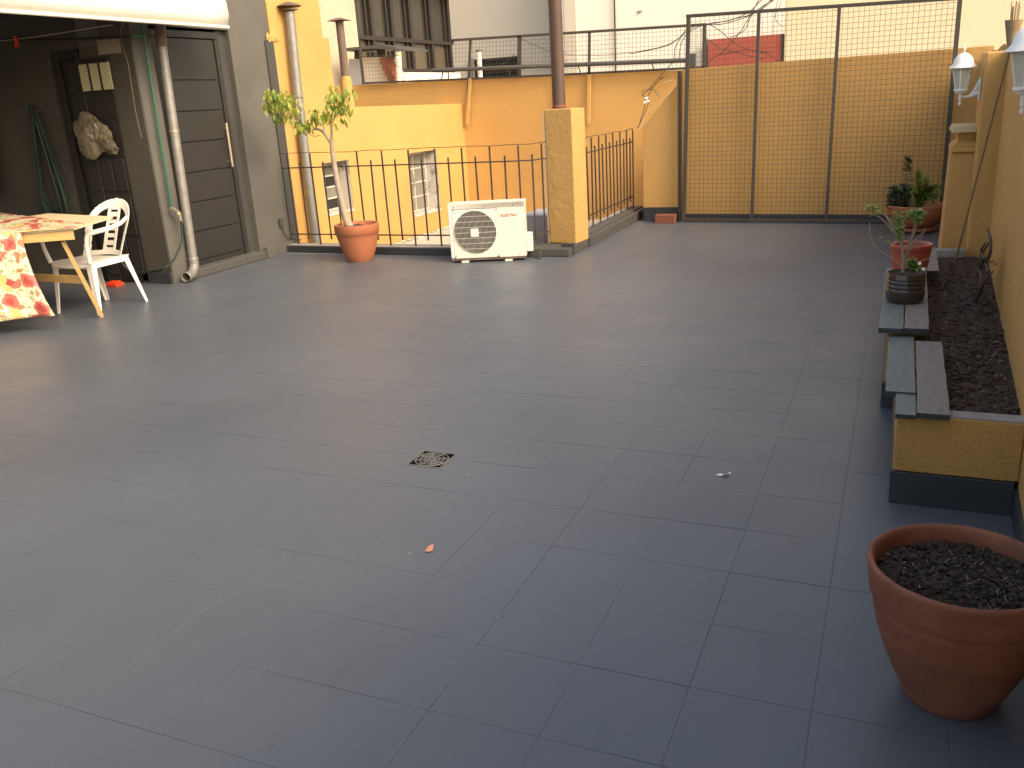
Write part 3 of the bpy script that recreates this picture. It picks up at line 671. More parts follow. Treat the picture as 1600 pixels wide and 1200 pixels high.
bm = nb(); add_tube(bm, [(-6.090,6.640,1.505),(-6.090,6.606,1.023),(-6.090,6.562,0.602),(-6.090,6.542,0.169),(-6.090,6.566,-0.071)], 0.022, 10, 3); tag(obj('painted_conduit', bm, 'yellow', smooth=True), 'thin pale conduit running down beside the galvanized flue', 'pipe')
# rusty flue
t = thing('rusty_flue', 'short rusty flue pipe with flat plate cap behind the low ochre wall', 'flue pipe')
bm = nb(); add_tube(bm, [(-6.60, 8.42, 1.86), (-6.60, 8.42, 2.545)], 0.052, 14); obj('pipe', bm, 'rust', t, smooth=True)
bm = nb(); add_tube(bm, [(-6.60, 8.42, 1.30), (-6.60, 8.42, 1.80), (-6.60, 8.42, 1.88)], [0.085, 0.075, 0.06], 12); obj('collar', bm, 'yellow_rough', t, smooth=True)
bm = nb(); frust(bm, (-6.60, 8.42), (0.12, 0.12), (0.03, 0.03), 2.55, 2.585); obj('cap', bm, 'rust', t)

# ------------------------------------------------------------------ ochre pillar and brown pole
t = thing('ochre_pillar', 'square rough ochre pillar standing between the two railings', 'pillar')
bm = nb()
px = [(-3.065, 6.335), (-2.760, 6.27), (-2.735, 6.585), (-3.03, 6.62)]
A = [bm.verts.new((x, y, 0.08)) for x, y in px]; B = [bm.verts.new((x-.012, y+.03, 1.352+random.uniform(-.01, .01))) for x, y in px]
bm.faces.new(A[::-1]); bm.faces.new(B)
for i in range(4): bm.faces.new((A[i], A[(i+1) % 4], B[(i+1) % 4], B[i]))
obj('shaft', bm, 'yellow_rough', t, bevel=0.012, bseg=3)
for z in (1.12, 1.07, 1.02):
    bm = nb(); add_tube(bm, [(-3.09, 6.37, z), (-3.055, 6.38, z)], 0.010, 8); obj('bolt', bm, 'beige_wall', t)
t = thing('brown_flue', 'tall brown steel flue rising behind the top of the ochre pillar', 'flue pipe')
bm = nb(); add_tube(bm, [(-3.045, 6.72, -0.3), (-3.045, 6.72, 1.3), (-3.05, 6.72, 4.2)], 0.066, 18); obj('pipe', bm, 'brownpipe', t, smooth=True)
bm = nb(); add_lathe(bm, [(0.067, 0), (0.070, .006), (0.070, .02), (0.067, .026)], (-3.045, 6.72, 1.36), 18); obj('rust_band', bm, 'brick', t, smooth=True)

# ------------------------------------------------------------------ railings
def railing(name, label, P, tops, nlong, botz, kind):
    """P: floor path points; bars alternate long (reach top strip) / short"""
    t = thing(name, label, 'railing')
    def at(s):
        s *= tot; 
        for a, b, l in segs:
            if s <= l+1e-6: return a+(b-a)*(s/l)
            s -= l
        return segs[-1][1]
    V = [Vector((x, y, 0)) for x, y in P]
    segs = [(a, b, (b-a).length) for a, b in zip(V, V[1:])]; tot = sum(s[2] for s in segs)
    zt, zm, zl = tops
    for k in range(nlong*2-1):
        s = (k+0.5)/(nlong*2-1) if kind == 0 else k/(nlong*2-2)
        p = at(min(max(s, 0.002), 0.998)); long = (k % 2 == kind % 2) if kind == 0 else (k % 2 == 0)
        j = random.uniform(-.008, .008)
        a = p+Vector((0, 0, botz if long else zl-.055)); b = p+Vector((j, 0, (zt-.006) if long else zm+.055))
        bm = nb(); add_bar(bm, a, b, 0.0135, 0.0135, up=(0, 1, 0)); obj('baluster', bm, 'iron', t)
    for z, nm, h in ((zt, 'top_strip', .006), (zm, 'upper_rail', .013), (zl, 'lower_rail', .013)):
        bm = nb(); n = 14
        Q = [at(k/n)+Vector((0, -0.013 if nm != 'top_strip' else 0, z+(random.uniform(-.006, .006) if nm == 'top_strip' else 0))) for k in range(n+1)]
        if nm == 'top_strip': Q[0] += Vector((-.02, 0, .01))
        for a, b in zip(Q, Q[1:]): add_bar(bm, a, b+(b-a)*.004, 0.014, h)
        obj(nm, bm, 'iron', t)
    return t
random.seed(3)
railing('railing', 'black iron railing with alternating long and short bars behind the potted tree', [(-6.03, 6.13), (-4.6, 6.08), (-3.14, 6.08), (-3.06, 6.34)], (1.055, 0.905, 0.195), 11, 0.079, 0)
railing('railing', 'black iron side railing receding between the ochre pillar and the far wall', [(-2.90, 6.70), (-2.90, 8.86)], (1.045, 0.895, 0.245), 9, 0.05, 1)
bm = nb(); add_tube(bm, [(-3.075, 6.35, 0.08), (-3.085, 6.38, 1.33)], 0.009, 8); tag(obj('white_conduit', bm, 'cable_white', smooth=True), 'thin white conduit up the left edge of the ochre pillar', 'pipe')

# grey plaster block in the well
bm = nb(); add_box(bm, (-3.55, 6.75, -0.32), (-3.10, 7.3, 0.30)); tag(obj('rendered_block', bm, 'bluegrey', bevel=.01), 'pale blue grey rendered block behind the railing right of the white unit', 'block')

# ------------------------------------------------------------------ house on the left
HX = -6.12
H = thing('grey_house', 'dark grey rendered house with a charcoal panelled door on the left', 'building')
bm = nb()
add_box(bm, (-6.75, 4.38, -0.4), (HX, 4.60, 5.0))
add_box(bm, (-6.75, 4.60, 2.285), (HX, 5.665, 5.0))
add_box(bm, (-6.75, 5.665, -0.4), (HX, 6.31, 5.0))
add_box(bm, (-6.75, 4.60, -0.4), (HX-.02, 5.665, 0.088))
add_box(bm, (-6.75, 4.60, 0.088), (-6.40, 5.665, 2.285))
obj('wall', bm, 'grey', H)
bm = nb(); add_box(bm, (HX+.001, 6.21, 0.02), (HX+.018, 6.345, 2.205)); obj('dark_corner_strip', bm, 'grey_dark', H)
bm = nb()
for k in range(26): add_blob(bm, (HX+.012, 6.33+random.uniform(-.07, .1), 2.235+random.uniform(-.035, .03)), random.uniform(.012, .03), 1, .3, (.5, 1, 1))
obj('crumbled_render', bm, 'yellow_rough', H, kind='stuff')
bm = nb(); add_box(bm, (HX+.001, 5.72, 0.0), (HX+.055, 6.20, 0.115)); obj('skirting', bm, 'grey', H, bevel=.006)
bm = nb(); add_box(bm, (HX-.018, 4.60, 0.0), (HX+.06, 5.70, 0.086)); obj('door_step', bm, 'kerb', H, bevel=.012)
# door
D = obj('door', (lambda b: (add_box(b, (HX-.075, 4.70, 0.092), (HX-.045, 5.47, 2.19)), b)[1])(nb()), 'door', H, bevel=.003)
bm = nb()
for lo, hi in (((HX-.10, 5.475, .092), (HX-.03, 5.535, 2.195)), ((HX-.10, 4.62, .092), (HX-.03, 4.695, 2.195)), ((HX-.10, 4.62, 2.197), (HX-.03, 5.535, 2.26))): add_box(bm, lo, hi)
obj('door_frame', bm, 'door', H, bevel=.004)
bm = nb()
for lo, hi in (((HX-.105, 5.537, .092), (HX-.06, 5.664, 2.28)), ): add_box(bm, lo, hi)
obj('door_jamb', bm, 'grey_dark', H)
zs = [0.14, 0.415, 0.695, 0.975, 1.255, 1.535, 1.815, 2.12]
for k in range(7):
    bm = nb(); add_box(bm, (HX-.044, 4.76, zs[k]+.008), (HX-.030, 5.43, zs[k+1]-.008)); obj('door_panel', bm, 'door', D, bevel=.004, bseg=2)
bm = nb(); add_tube(bm, [(HX+.015, 5.415, 0.985), (HX+.015, 5.415, 1.41)], 0.013, 12); 
for z in (1.04, 1.36): add_tube(bm, [(HX-.036, 5.415, z), (HX+.012, 5.415, z)], 0.007, 8)
obj('pull_handle', bm, 'brass', D, smooth=True)
# veranda back wall (faces the camera), added shade slab, ends
bm = nb(); add_box(bm, (-10.2, 4.40, -0.4), (-7.14, 4.6, 2.75)); add_box(bm, (-7.14, 4.40, 2.12), (-6.752, 4.6, 2.75)); 
obj('veranda_wall', bm, 'recess', H)
bm = nb(); add_box(bm, (-6.747, 4.362, 0.0), (-6.47, 4.379, 2.12)); add_box(bm, (-6.47, 4.362, 0), (HX-.002, 4.379, 2.60)); obj('shaded_corner_face', bm, 'recess', H)  # corner face in shadow: this darker layer carries that shade
bm = nb(); add_box(bm, (-6.47, 4.345, 0.0), (HX-.003, 4.361, 0.11)); obj('skirting', bm, 'plinth', H, bevel=.004)
bm = nb(); add_box(bm, (-10.2, -2.0, 2.62), (-6.15, 4.36, 2.80)); obj('veranda_shade_slab', bm, 'recess', H)  # slab added overhead so the recess wall stays in shade
bm = nb(); add_box(bm, (-10.4, -2.0, -0.4), (-10.2, 4.6, 2.8)); obj('veranda_end_wall', bm, 'recess', H)
bm = nb(); add_box(bm, (-6.50, 4.352, 2.055), (-6.24, 4.361, 2.175)); obj('pale_patch', bm, 'patch', H)
# old veranda door
OD = thing('veranda_door', 'old near-black veranda door with a barred textured pane at the top', 'door')
bm = nb(); add_box(bm, (-7.138, 4.42, 0.0), (-6.755, 4.46, 2.10))
for lo, hi in (((-7.138, 4.385, 0), (-7.05, 4.419, 2.118)), ((-6.79, 4.340, 0), (-6.755, 4.361, 2.10)), ((-7.05, 4.385, 2.05), (-6.79, 4.419, 2.118))): add_box(bm, lo, hi)
obj('door_frame', bm, 'olddoor', OD, bevel=.003)
bm = nb()
add_box(bm, (-6.93, 4.345, 0.02), (-6.40, 4.361, 2.03)); obj('door_leaf', bm, 'olddoor', OD, bevel=.003)
for k in range(3):
    x0 = -6.755+k*0.128; bm = nb(); add_box(bm, (x0, 4.334, 1.762), (x0+.108, 4.3445, 1.992)); obj('glass_pane', bm, 'pane_obscure', OD)
bm = nb()
for z in (1.74, 2.0, 1.535, 1.20): add_box(bm, (-6.92, 4.333, z-.012), (-6.41, 4.3445, z+.006))
for x in (-6.765, -6.637, -6.509): add_box(bm, (x-.008, 4.326, 1.754), (x+.008, 4.333, 1.99))
obj('glazing_bars', bm, 'olddoor', OD)
for (z0, z1) in ((0.08, 0.42), (0.46, 0.83), (0.87, 1.16)):
    for s in range(3):
        bm = nb(); add_box(bm, (-6.88+s*.158, 4.335, z0), (-6.75+s*.158, 4.3445, z1)); obj('door_panel', bm, 'olddoor', OD, bevel=.003)
t = nb()
random.seed(5)
from mathutils import noise
res = bmesh.ops.create_icosphere(t, subdivisions=5, radius=1)
for v in res['verts']:
    d = v.co.normalized(); n1 = noise.noise(d*1.3+Vector((3, 1, 7))); n2 = 1-abs(noise.noise(d*3.2+Vector((9, 2, 4))))*2; n3 = 1-abs(noise.noise(d*8+Vector((1, 5, 2))))*2
    k = .85+.75*n1+.16*n2+.07*n3
    v.co = Vector((-6.66+d.x*.20*k, 4.285+d.y*.055*k, 1.37+d.z*.15*k-.06*d.x))
tag(obj('plastic_bag', t, 'bag', smooth=True, angle=25), 'crumpled clear plastic bag hanging on the old veranda door', 'bag')
# water heater, hose
t = thing('water_heater', 'cream cylinder water heater hanging on the dark veranda wall at the left edge', 'water heater')
bm = nb(); add_lathe(bm, [(0, 0), (.15, 0), (.21, .03), (.22, .08), (.22, .72), (.20, .78), (0, .82)], (-8.20, 4.12, 0.90), 28); obj('tank', bm, 'heater', t, smooth=True)
bm = nb(); add_lathe(bm, [(0.02, 0), (.17, 0), (.17, .03), (.02, .03)], (-8.20, 4.12, 0.86), 24); obj('base_ring', bm, 'rust', t)
bm = nb()
random.seed(9)
for k in range(9):
    c = -7.42+random.uniform(-.05, .05); wdt = random.uniform(.10, .20); zt = random.uniform(1.5, 1.64); zb = random.uniform(.45, .75); yy = 4.35-.012*(k % 4)
    add_tube(bm, [(c-wdt, yy, zb+.2), (c-wdt*.7, yy, 1.1), (c-.03, yy, zt), (c+.03, yy-.01, zt), (c+wdt*.7, yy, 1.1), (c+wdt, yy, zb+.2), (c+wdt*.5, yy, zb), (c-wdt*.5, yy, zb), (c-wdt, yy, zb+.2)], 0.0075, 6, 5, cap=False)
tag(obj('garden_hose', bm, 'hose', smooth=True), 'coiled green garden hose hanging on the dark veranda wall', 'hose')
bm = nb(); add_bar(bm, (-7.42, 4.399, 1.62), (-7.42, 4.32, 1.62), .015); tag(obj('hose_hook', bm, 'iron'), 'small dark hook holding the green hose', 'hook')
# clothes line with a peg
bm = nb(); add_tube(bm, [(-8.6, 4.15, 2.30), (-7.4, 4.18, 2.24), (-6.20, 4.28, 2.275)], 0.0022, 5, 6); tag(obj('clothes_line', bm, 'cable_white'), 'thin white clothes line under the awning', 'line')
PX = (-7.263,4.170,2.309)[0]
t = thing('clothes_peg', 'red clothes peg hanging on the line at the upper left', 'clothes peg')
for s in (-1, 1):
    bm = nb(); add_bar(bm, (PX, 4.17+.003*s, 2.262), (PX+.018*s, 4.17+.003*s, 2.17), .014, .008, up=(0, 1, 0)); obj('peg_half', bm, 'red_plastic', t)
bm = nb(); add_tube(bm, [(-6.050,4.250,2.285),(-6.113,4.250,2.158),(-6.078,4.250,1.948),(-6.090,4.250,1.579),(-6.076,4.250,1.335)], 0.0018, 5, 5); tag(obj('hanging_cord', bm, 'twig'), 'thin loose pale cord hanging beside the dark house corner', 'cord')
bm = nb(); add_tube(bm, [(-7.564,4.250,2.260),(-6.769,4.250,2.198),(-5.987,4.250,2.163)], 0.012, 8, 2); tag(obj('veranda_pipe', bm, 'olddoor'), 'dark horizontal pipe across the veranda above the old door', 'pipe')

# awning: sloping canopy, valance and front bar
t = thing('white_awning', 'bright white awning over the veranda seen along its front edge at the upper left', 'awning')
bm = nb(); n = 24
rowA = []; y0, y1 = -1.0, 5.04
for k in range(n+1):
    y = y0+(y1-y0)*k/n; sg = 0.006*sin(k*1.3)
    rowA.append([bm.verts.new(p) for p in ((-6.10, y, 2.86), (-5.86, y, 2.70+sg), (-5.62, y, 2.50+sg), (-5.585, y, 2.46+sg), (-5.575, y, 2.35), (-5.60, y, 2.245+sg*.5))])
for a, b in zip(rowA, rowA[1:]):
    for k in range(5): bm.faces.new((a[k], b[k], b[k+1], a[k+1]))
o = obj('canopy', bm, 'awning', t, smooth=True, angle=80)
sm = o.modifiers.new('thick', 'SOLIDIFY'); sm.thickness = 0.004
bm = nb(); add_tube(bm, [(-5.60, -1.0, 2.24), (-5.60, 5.045, 2.24)], 0.014, 10); obj('front_bar', bm, 'awning', t, smooth=True)
bm = nb(); add_bar(bm, (-6.10, 5.02, 2.78), (-5.62, 5.02, 2.44), .02); obj('arm', bm, 'iron', t)

# zinc downpipe on the house corner
t = thing('downpipe', 'galvanized downpipe between the house corner and the charcoal door', 'downpipe')
bm = nb(); add_tube(bm, [(-6.055, 4.66, 2.10), (-6.055, 4.60, 0.20)], 0.042, 18); obj('pipe', bm, 'zinc', t, smooth=True)
bm = nb()
Pp = smooth_path([(-6.055, 4.66, 2.10), (-6.05, 4.665, 2.2), (-6.07, 4.70, 2.30)], 5)
add_tube(bm, Pp, [0.045+.004*(k % 2) for k in range(len(Pp))], 16); obj('upper_flexible_elbow', bm, 'rust', t, smooth=True)
bm = nb(); Pp = smooth_path([(-6.055, 4.60, 0.21), (-6.053, 4.595, 0.12), (-6.03, 4.52, 0.06), (-5.99, 4.40, 0.055)], 6)
add_tube(bm, Pp, [0.044+.004*(k % 2) for k in range(len(Pp))], 18, cap=False); o = obj('lower_elbow', bm, 'zinc', t, smooth=True)
o.modifiers.new('thick', 'SOLIDIFY').thickness = 0.003
bm = nb(); add_lathe(bm, [(.0425, 0), (.047, .003), (.047, .018), (.0425, .021)], (-6.055, 4.637, 1.36), 18); obj('strap', bm, 'brass', t)
# green water pipe
t = thing('green_water_pipe', 'green plastic water pipe with tee and tap running down the house corner', 'water pipe')
bm = nb(); add_tube(bm, [(-6.070,4.468,2.303),(-6.070,4.480,2.110),(-6.070,4.466,1.528),(-6.070,4.458,1.239),(-6.070,4.454,0.693)], 0.012, 10, 3); obj('pipe', bm, 'greenpipe', t, smooth=True)
bm = nb(); add_tube(bm, [(-6.070,4.476,2.183),(-6.070,4.340,2.168)], 0.012, 10); obj('branch', bm, 'greenpipe', t, smooth=True)
bm = nb(); add_tube(bm, [(-6.040,4.423,0.697),(-6.040,4.506,0.633)], [0.02, .015, .022], 10, 2); add_tube(bm, [(-6.020,4.485,0.636),(-6.020,4.490,0.552)], 0.018, 10); obj('tap', bm, 'brass', t, smooth=True)
bm = nb(); add_tube(bm, [(-6.000,4.473,0.573),(-6.000,4.440,0.400),(-6.000,4.303,0.244),(-6.000,4.151,0.184)]+[(-6.274,4.300,0.126),(-6.555,4.300,0.121),(-6.656,4.300,0.205)], 0.010, 8, 6); tag(obj('tap_hose', bm, 'hose', smooth=True), 'green hose drooping from the tap at the house corner', 'hose')
# socket + cable on wall
t = thing('junction_box', 'small dark junction box with a drooping cable low on the grey wall', 'junction box')
bm = nb(); add_box(bm, (HX+.001, 6.03, 0.28), (HX+.03, 6.095, 0.375)); obj('box_body', bm, 'grey_dark', t, bevel=.006)
bm = nb(); add_tube(bm, [(HX+.02, 6.07, .28), (HX+.02, 6.09, .20), (HX+.03, 6.16, .14), (HX+.05, 6.26, .11), (HX+.08, 6.3, .10)], .006, 6, 5); obj('cable', bm, 'cable_black', t, smooth=True)

# ------------------------------------------------------------------ air-conditioner outdoor unit
A = thing('air_conditioner', 'white outdoor air conditioner unit with round fan grille standing by the railing', 'air conditioner')
p0, p1 = Vector((-3.80, 5.60, 0)), Vector((-3.105, 5.82, 0))
ux = (p1-p0).normalized(); uy = Vector((-ux.y, ux.x, 0)); Wd = (p1-p0).length; Hh = 0.535; Dp = 0.235
A.matrix_world = Matrix((( ux.x, uy.x, 0, p0.x), (ux.y, uy.y, 0, p0.y), (0, 0, 1, 0.022), (0, 0, 0, 1)))
fx, fz, fr_ = 0.245, 0.262, 0.205
bm = nb(); th = 0.006
add_box(bm, (0.0, 0.012, Hh-0.05), (Wd, Dp, Hh)); add_box(bm, (0.47, 0.0, 0.02), (Wd-.004, 0.03, Hh-.051)); add_box(bm, (0.47, .031, 0.02), (Wd-.004, Dp, Hh-.051)); add_box(bm, (0, Dp-.02, .02), (.469, Dp, Hh-.051))
add_box(bm, (0.004, 0.012, Hh-.05), (Wd-.003, 0.0125, Hh-.003))
obj('casing', bm, 'white_metal', A, bevel=.007)
bm = nb(); add_box(bm, (0.0, 0.004, 0.02), (0.035, 0.03, Hh-.051)); obj('corner_post', bm, 'ac_side', A, bevel=.008)
# front fan panel with round hole
bm = nb(); seg = 64; xa, xb, za, zb = 0.036, 0.469, 0.022, Hh-.055; ring = []; outer = []
for k in range(seg):
    a = 2*pi*k/seg; c, s = cos(a), sin(a); ring.append((fx+c*fr_, fz+s*fr_))
    tt = min((xb-fx)/c if c > 1e-6 else 9, (xa-fx)/c if c < -1e-6 else 9, (zb-fz)/s if s > 1e-6 else 9, (za-fz)/s if s < -1e-6 else 9)
    outer.append((fx+c*tt, fz+s*tt))
for yv, in ((0.0,),):
    R0 = [bm.verts.new((x, 0.0, z)) for x, z in ring]; R1 = [bm.verts.new((x, 0.0, z)) for x, z in outer]; R2 = [bm.verts.new((x, 0.03, z)) for x, z in ring]; R3 = [bm.verts.new((x, 0.03, z)) for x, z in outer]
for k in range(seg):
    l = (k+1) % seg
    bm.faces.new((R0[k], R0[l], R1[l], R1[k])); bm.faces.new((R0[k], R2[k], R2[l], R0[l])); bm.faces.new((R1[k], R1[l], R3[l], R3[k]))
obj('fan_panel', bm, 'white_metal', A)
bm = nb(); add_tube(bm, [(fx, 0.20, fz), (fx, 0.205, fz)], fr_+.02, 40); obj('fan_cavity', bm, 'dark', A)
bm = nb(); add_tube(bm, [(fx, 0.08, fz), (fx, 0.13, fz)], .045, 16)
for k in range(3):
    a0 = k*2*pi/3+.5
    P = [bm.verts.new((fx+cos(a0+da)*r, 0.09+dy, fz+sin(a0+da)*r)) for r, da, dy in ((.04, 0, 0), (.185, .25, -.01), (.19, .95, .05), (.04, .8, .04))]
    bm.faces.new(P)
obj('fan_blades', bm, 'frame_brown', A)
bm = nb()
for k in range(1, 36):
    x = fx-fr_+2*fr_*k/36; h = math.sqrt(max(0, fr_**2-(x-fx)**2)); add_bar(bm, (x, -0.004, fz-h), (x, -0.004, fz+h), .0018, .0018, up=(1, 0, 0))
obj('grille_wires', bm, 'white_metal', A, kind='stuff')
for k in range(1, 8):
    z = fz-fr_+2*fr_*k/8; h = math.sqrt(max(0, fr_**2-(z-fz)**2)); bm = nb(); add_bar(bm, (fx-h, -0.007, z), (fx+h, -0.007, z), .003, .003); obj('grille_ring_bar', bm, 'white_metal', A)
bm = nb(); add_box(bm, (fx-.038, -.014, fz-.038), (fx+.038, -.009, fz+.038)); obj('grille_badge', bm, 'white_metal', A, bevel=.002)
for k in range(7):
    z = 0.06+k*0.063; bm = nb(); add_box(bm, (-.003, 0.045, z), (.004, Dp-.03, z+.045)); obj('side_slot', bm, 'dark', A)
bm = nb(); add_box(bm, (0.001, 0.031, .02), (.005, Dp-.021, Hh-.051)); obj('left_side', bm, 'ac_side', A)
bm = nb(); add_box(bm, (0.004, 0.006, -.004), (Wd-.01, Dp-.006, .0185)); obj('base_tray', bm, 'rust', A, bevel=.003)
for x in (0.10, 0.52):
    bm = nb(); add_box(bm, (x, -.018, -.021), (x+.07, Dp-.02, -.005)); obj('foot', bm, 'white_metal', A, bevel=.003)
bm = nb(); add_prism(bm, [(Wd-.002, .075), (Wd+.055, .075), (Wd+.055, .18), (Wd+.04, .20), (Wd-.002, .20)], .05, .05+.17, 'z')
obj('valve_cover', bm, 'white_metal', A, bevel=.004)
for x, z in ((.055, .045), (.455, .045), (.055, Hh-.075), (.455, Hh-.07), (.055, Hh-.03), (.34, Hh-.03), (.62, Hh-.03), (.66, .04)):
    bm = nb(); add_tube(bm, [(x, -.0015 if z < Hh-.05 else .0105, z), (x, .002 if z < Hh-.05 else .0127, z)], .005, 8); obj('screw', bm, 'dark', A)
# lettering
def text(name, s, size, mtx, m, parent, ext=0.0006):
    c = bpy.data.curves.new(name, 'FONT'); c.body = s; c.size = size; c.extrude = ext; c.align_x = 'CENTER'; c.offset = size*0.02
    o = bpy.data.objects.new(name, c); COL.objects.link(o)
    bpy.context.view_layer.update()
    me = bpy.data.meshes.new_from_object(o.evaluated_get(bpy.context.evaluated_depsgraph_get())); bpy.data.objects.remove(o)
    o = bpy.data.objects.new(name, me); COL.objects.link(o); me.materials.clear(); me.materials.append(M[m]); o.parent = parent; o.matrix_local = mtx
    return o
text('lettering', 'ELECTRA', 0.036, Matrix.Translation((0.578, -0.0012, Hh-.135)) @ Matrix.Rotation(pi/2, 4, 'X') @ Matrix.Diagonal((1.05, .9, 1, 1)), 'red_print', A)

# ------------------------------------------------------------------ terracotta pot with ficus
def pot(name, label, c, R, r, h, rimh, m, soilm, sz, seg=40, lip=0.006, wob=0.0):
    t = thing(name, label, 'flower pot')
    prof = [(0, 0), (r, 0), (r*1.02, .004)]
    for k in range(1, 7):
        f = k/7; prof.append((r+(R*0.955-r)*(f**0.72), (h-rimh)*f))
    prof += [(R*0.955, h-rimh), (R*0.96+lip*.2, h-rimh+.002), (R*.985, h-rimh+.006), (R, h-.008), (R*.995, h-.002), (R*.975, h), (R-.018, h-.002), (R-.024, h-.01), (R*0.93-.024, h-rimh), (r+(R-r)*.75-.024, sz-.03)]
    bm = nb(); add_lathe(bm, prof, c, seg, wob); obj('pot_body', bm, m, t, smooth=True, angle=50)
    return t
t = pot('ficus_pot', 'terracotta pot with a slim potted tree in front of the front railing', (-4.87, 5.66, 0), 0.225, 0.118, 0.375, 0.095, 'terra', 'soil', .34)
bm = nb(); soil_sheet(bm, lambda x, y: (x+4.87)**2+(y-5.66)**2 < .198**2, -5.07, -4.67, 5.46, 5.86, 0.335, .008, .016); obj('soil', bm, 'soil_brown', t, smooth=True, kind='stuff')
FT = thing('ficus_tree', 'slim young tree with pale trunk and yellow green drooping leaves in the terracotta pot', 'tree')
bm = nb()
YT = 5.64
trunk = [(-4.948,5.640,0.359),(-4.975,5.640,0.436),(-4.999,5.640,0.595),(-5.022,5.640,0.752),(-5.035,5.640,0.926),(-5.039,5.640,1.062),(-5.038,5.640,1.171)]
add_tube(bm, trunk, [0.040, .036, .030, .027, .024, .022], 12, 4)
add_blob(bm, trunk[0], .042, 2, .15, (1.3, 1, .6))
br = [([(-5.038,5.640,1.171),(-5.023,5.640,1.274),(-5.020,5.640,1.346)], .015, .010), ([(-5.041,5.640,1.153),(-5.078,5.640,1.203),(-5.122,5.640,1.266),(-5.177,5.640,1.298),(-5.252,5.640,1.301)], .015, .010),
      ([(-5.238,5.620,1.302),(-5.301,5.620,1.335),(-5.372,5.620,1.368),(-5.415,5.620,1.388)], .009, .006), ([(-5.094,5.600,1.267),(-5.080,5.600,1.308),(-5.096,5.600,1.351),(-5.135,5.600,1.340)], .010, .007), ([(-5.136,5.600,1.334),(-5.161,5.600,1.372),(-5.169,5.600,1.414)], .006, .003),
      ([(-5.400,5.600,1.388),(-5.468,5.600,1.446),(-5.514,5.600,1.539),(-5.529,5.600,1.630)], .006, .003), ([(-5.387,5.580,1.383),(-5.470,5.580,1.435),(-5.570,5.580,1.482)], .005, .003), ([(-5.411,5.550,1.427),(-5.468,5.550,1.496),(-5.558,5.550,1.602),(-5.604,5.550,1.647)], .004, .002),
      ([(-5.149,5.620,1.243),(-5.226,5.620,1.234),(-5.310,5.620,1.280)], .004, .002), ([(-5.020,5.640,1.346),(-4.994,5.640,1.422),(-4.967,5.640,1.510),(-4.933,5.640,1.596)], .007, .003), ([(-5.026,5.660,1.345),(-4.957,5.660,1.419),(-4.895,5.660,1.488),(-4.823,5.660,1.590)], .006, .002),
      ([(-4.930,5.620,1.420),(-4.836,5.620,1.462),(-4.775,5.620,1.483)], .004, .002), ([(-4.950,5.660,1.567),(-4.964,5.660,1.627),(-4.973,5.660,1.668)], .003, .002)]
for P, a, b in br: add_tube(bm, P, a, 8, 3, r2=b)
obj('trunk', bm, 'bark', FT, smooth=True)
bm = nb(); random.seed(21)
def leafcloud(bm, c, rad, n, L=.062):
    rad = [q*1.3 for q in rad]; n = int(n*.95)
    for k in range(n):
        while True:
            u = Vector((random.uniform(-1, 1), random.uniform(-1, 1), random.uniform(-1, 1)))
            if u.length < 1: break
        p = Vector((c[0]+u.x*rad[0], c[1]+u.y*rad[1], c[2]+u.z*rad[2]))
        a = random.uniform(0, 2*pi); d = Vector((cos(a)*.55, sin(a)*.55, -random.uniform(.5, 1.3)))
        l = L*random.uniform(.7, 1.15); add_leaf(bm, p, d, (cos(a), sin(a), .7), l, l*.48, random.uniform(.1, .5), .15)
for P, rad, n in (((-5.551,5.600,1.595), (.10, .12, .085), 130), ((-5.639,5.580,1.624), (.06, .08, .08), 55), ((-5.433,5.600,1.517), (.07, .10, .10), 60), ((-5.583,5.600,1.451), (.06, .07, .05), 30), ((-5.683,5.560,1.549), (.05, .06, .05), 18),
                  ((-5.307,5.600,1.354), (.085, .08, .05), 60), ((-5.122,5.600,1.430), (.075, .07, .05), 45), ((-5.047,5.620,1.425), (.05, .05, .05), 18), ((-4.961,5.640,1.551), (.055, .08, .09), 60), ((-4.877,5.640,1.523), (.05, .07, .06), 40),
                  ((-4.966,5.660,1.662), (.035, .05, .04), 16), ((-4.849,5.660,1.614), (.045, .05, .05), 22), ((-4.752,5.660,1.632), (.02, .03, .03), 7), ((-4.771,5.620,1.459), (.025, .03, .03), 7), ((-4.844,5.600,1.416), (.04, .04, .06), 18), ((-4.959,5.600,1.327), (.02, .03, .04), 6), ((-5.197,5.600,1.475), (.015, .02, .02), 3)):
    leafcloud(bm, P, rad, n, .066)
obj('foliage', bm, 'leaf_ficus', FT, kind='stuff')

# ------------------------------------------------------------------ big terracotta pot, front right
BC = (0.305, 0.175, 0)
t = thing('big_terracotta_pot', 'large dark terracotta bowl pot filled with black soil at the front right corner', 'flower pot')
R = 0.2085
prof = [(0, 0), (.098, 0), (.104, .004), (.112, .02), (.133, .065), (.158, .125), (.177, .185), (.188, .235), (.1915, .268), (.1935, .272), (.1985, .278), (.2035, .312), (.2075, .345), (.2085, .356), (.2065, .362), (.2015, .3645), (.196, .362), (.1915, .354), (.1895, .33), (.182, .27), (.16, .22)]
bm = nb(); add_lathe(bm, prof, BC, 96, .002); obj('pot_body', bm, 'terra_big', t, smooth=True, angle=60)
bm = nb(); soil_sheet(bm, lambda x, y: (x-BC[0])**2+(y-BC[1])**2 < .189**2, BC[0]-.19, BC[0]+.19, BC[1]-.19, BC[1]+.19, 0.315, .0035, .010); obj('soil', bm, 'soil', t, smooth=True, kind='stuff')
bm = nb(); random.seed(31)
for k in range(2600):
    a = random.uniform(0, 2*pi); r_ = .184*math.sqrt(random.random()); add_blob(bm, (BC[0]+cos(a)*r_, BC[1]+sin(a)*r_, .318+random.uniform(-.004, .008)), random.choice((.001, .0015, .002, .0025, .003, .004, .006, .009)), 1, .45, (1, 1, .75))
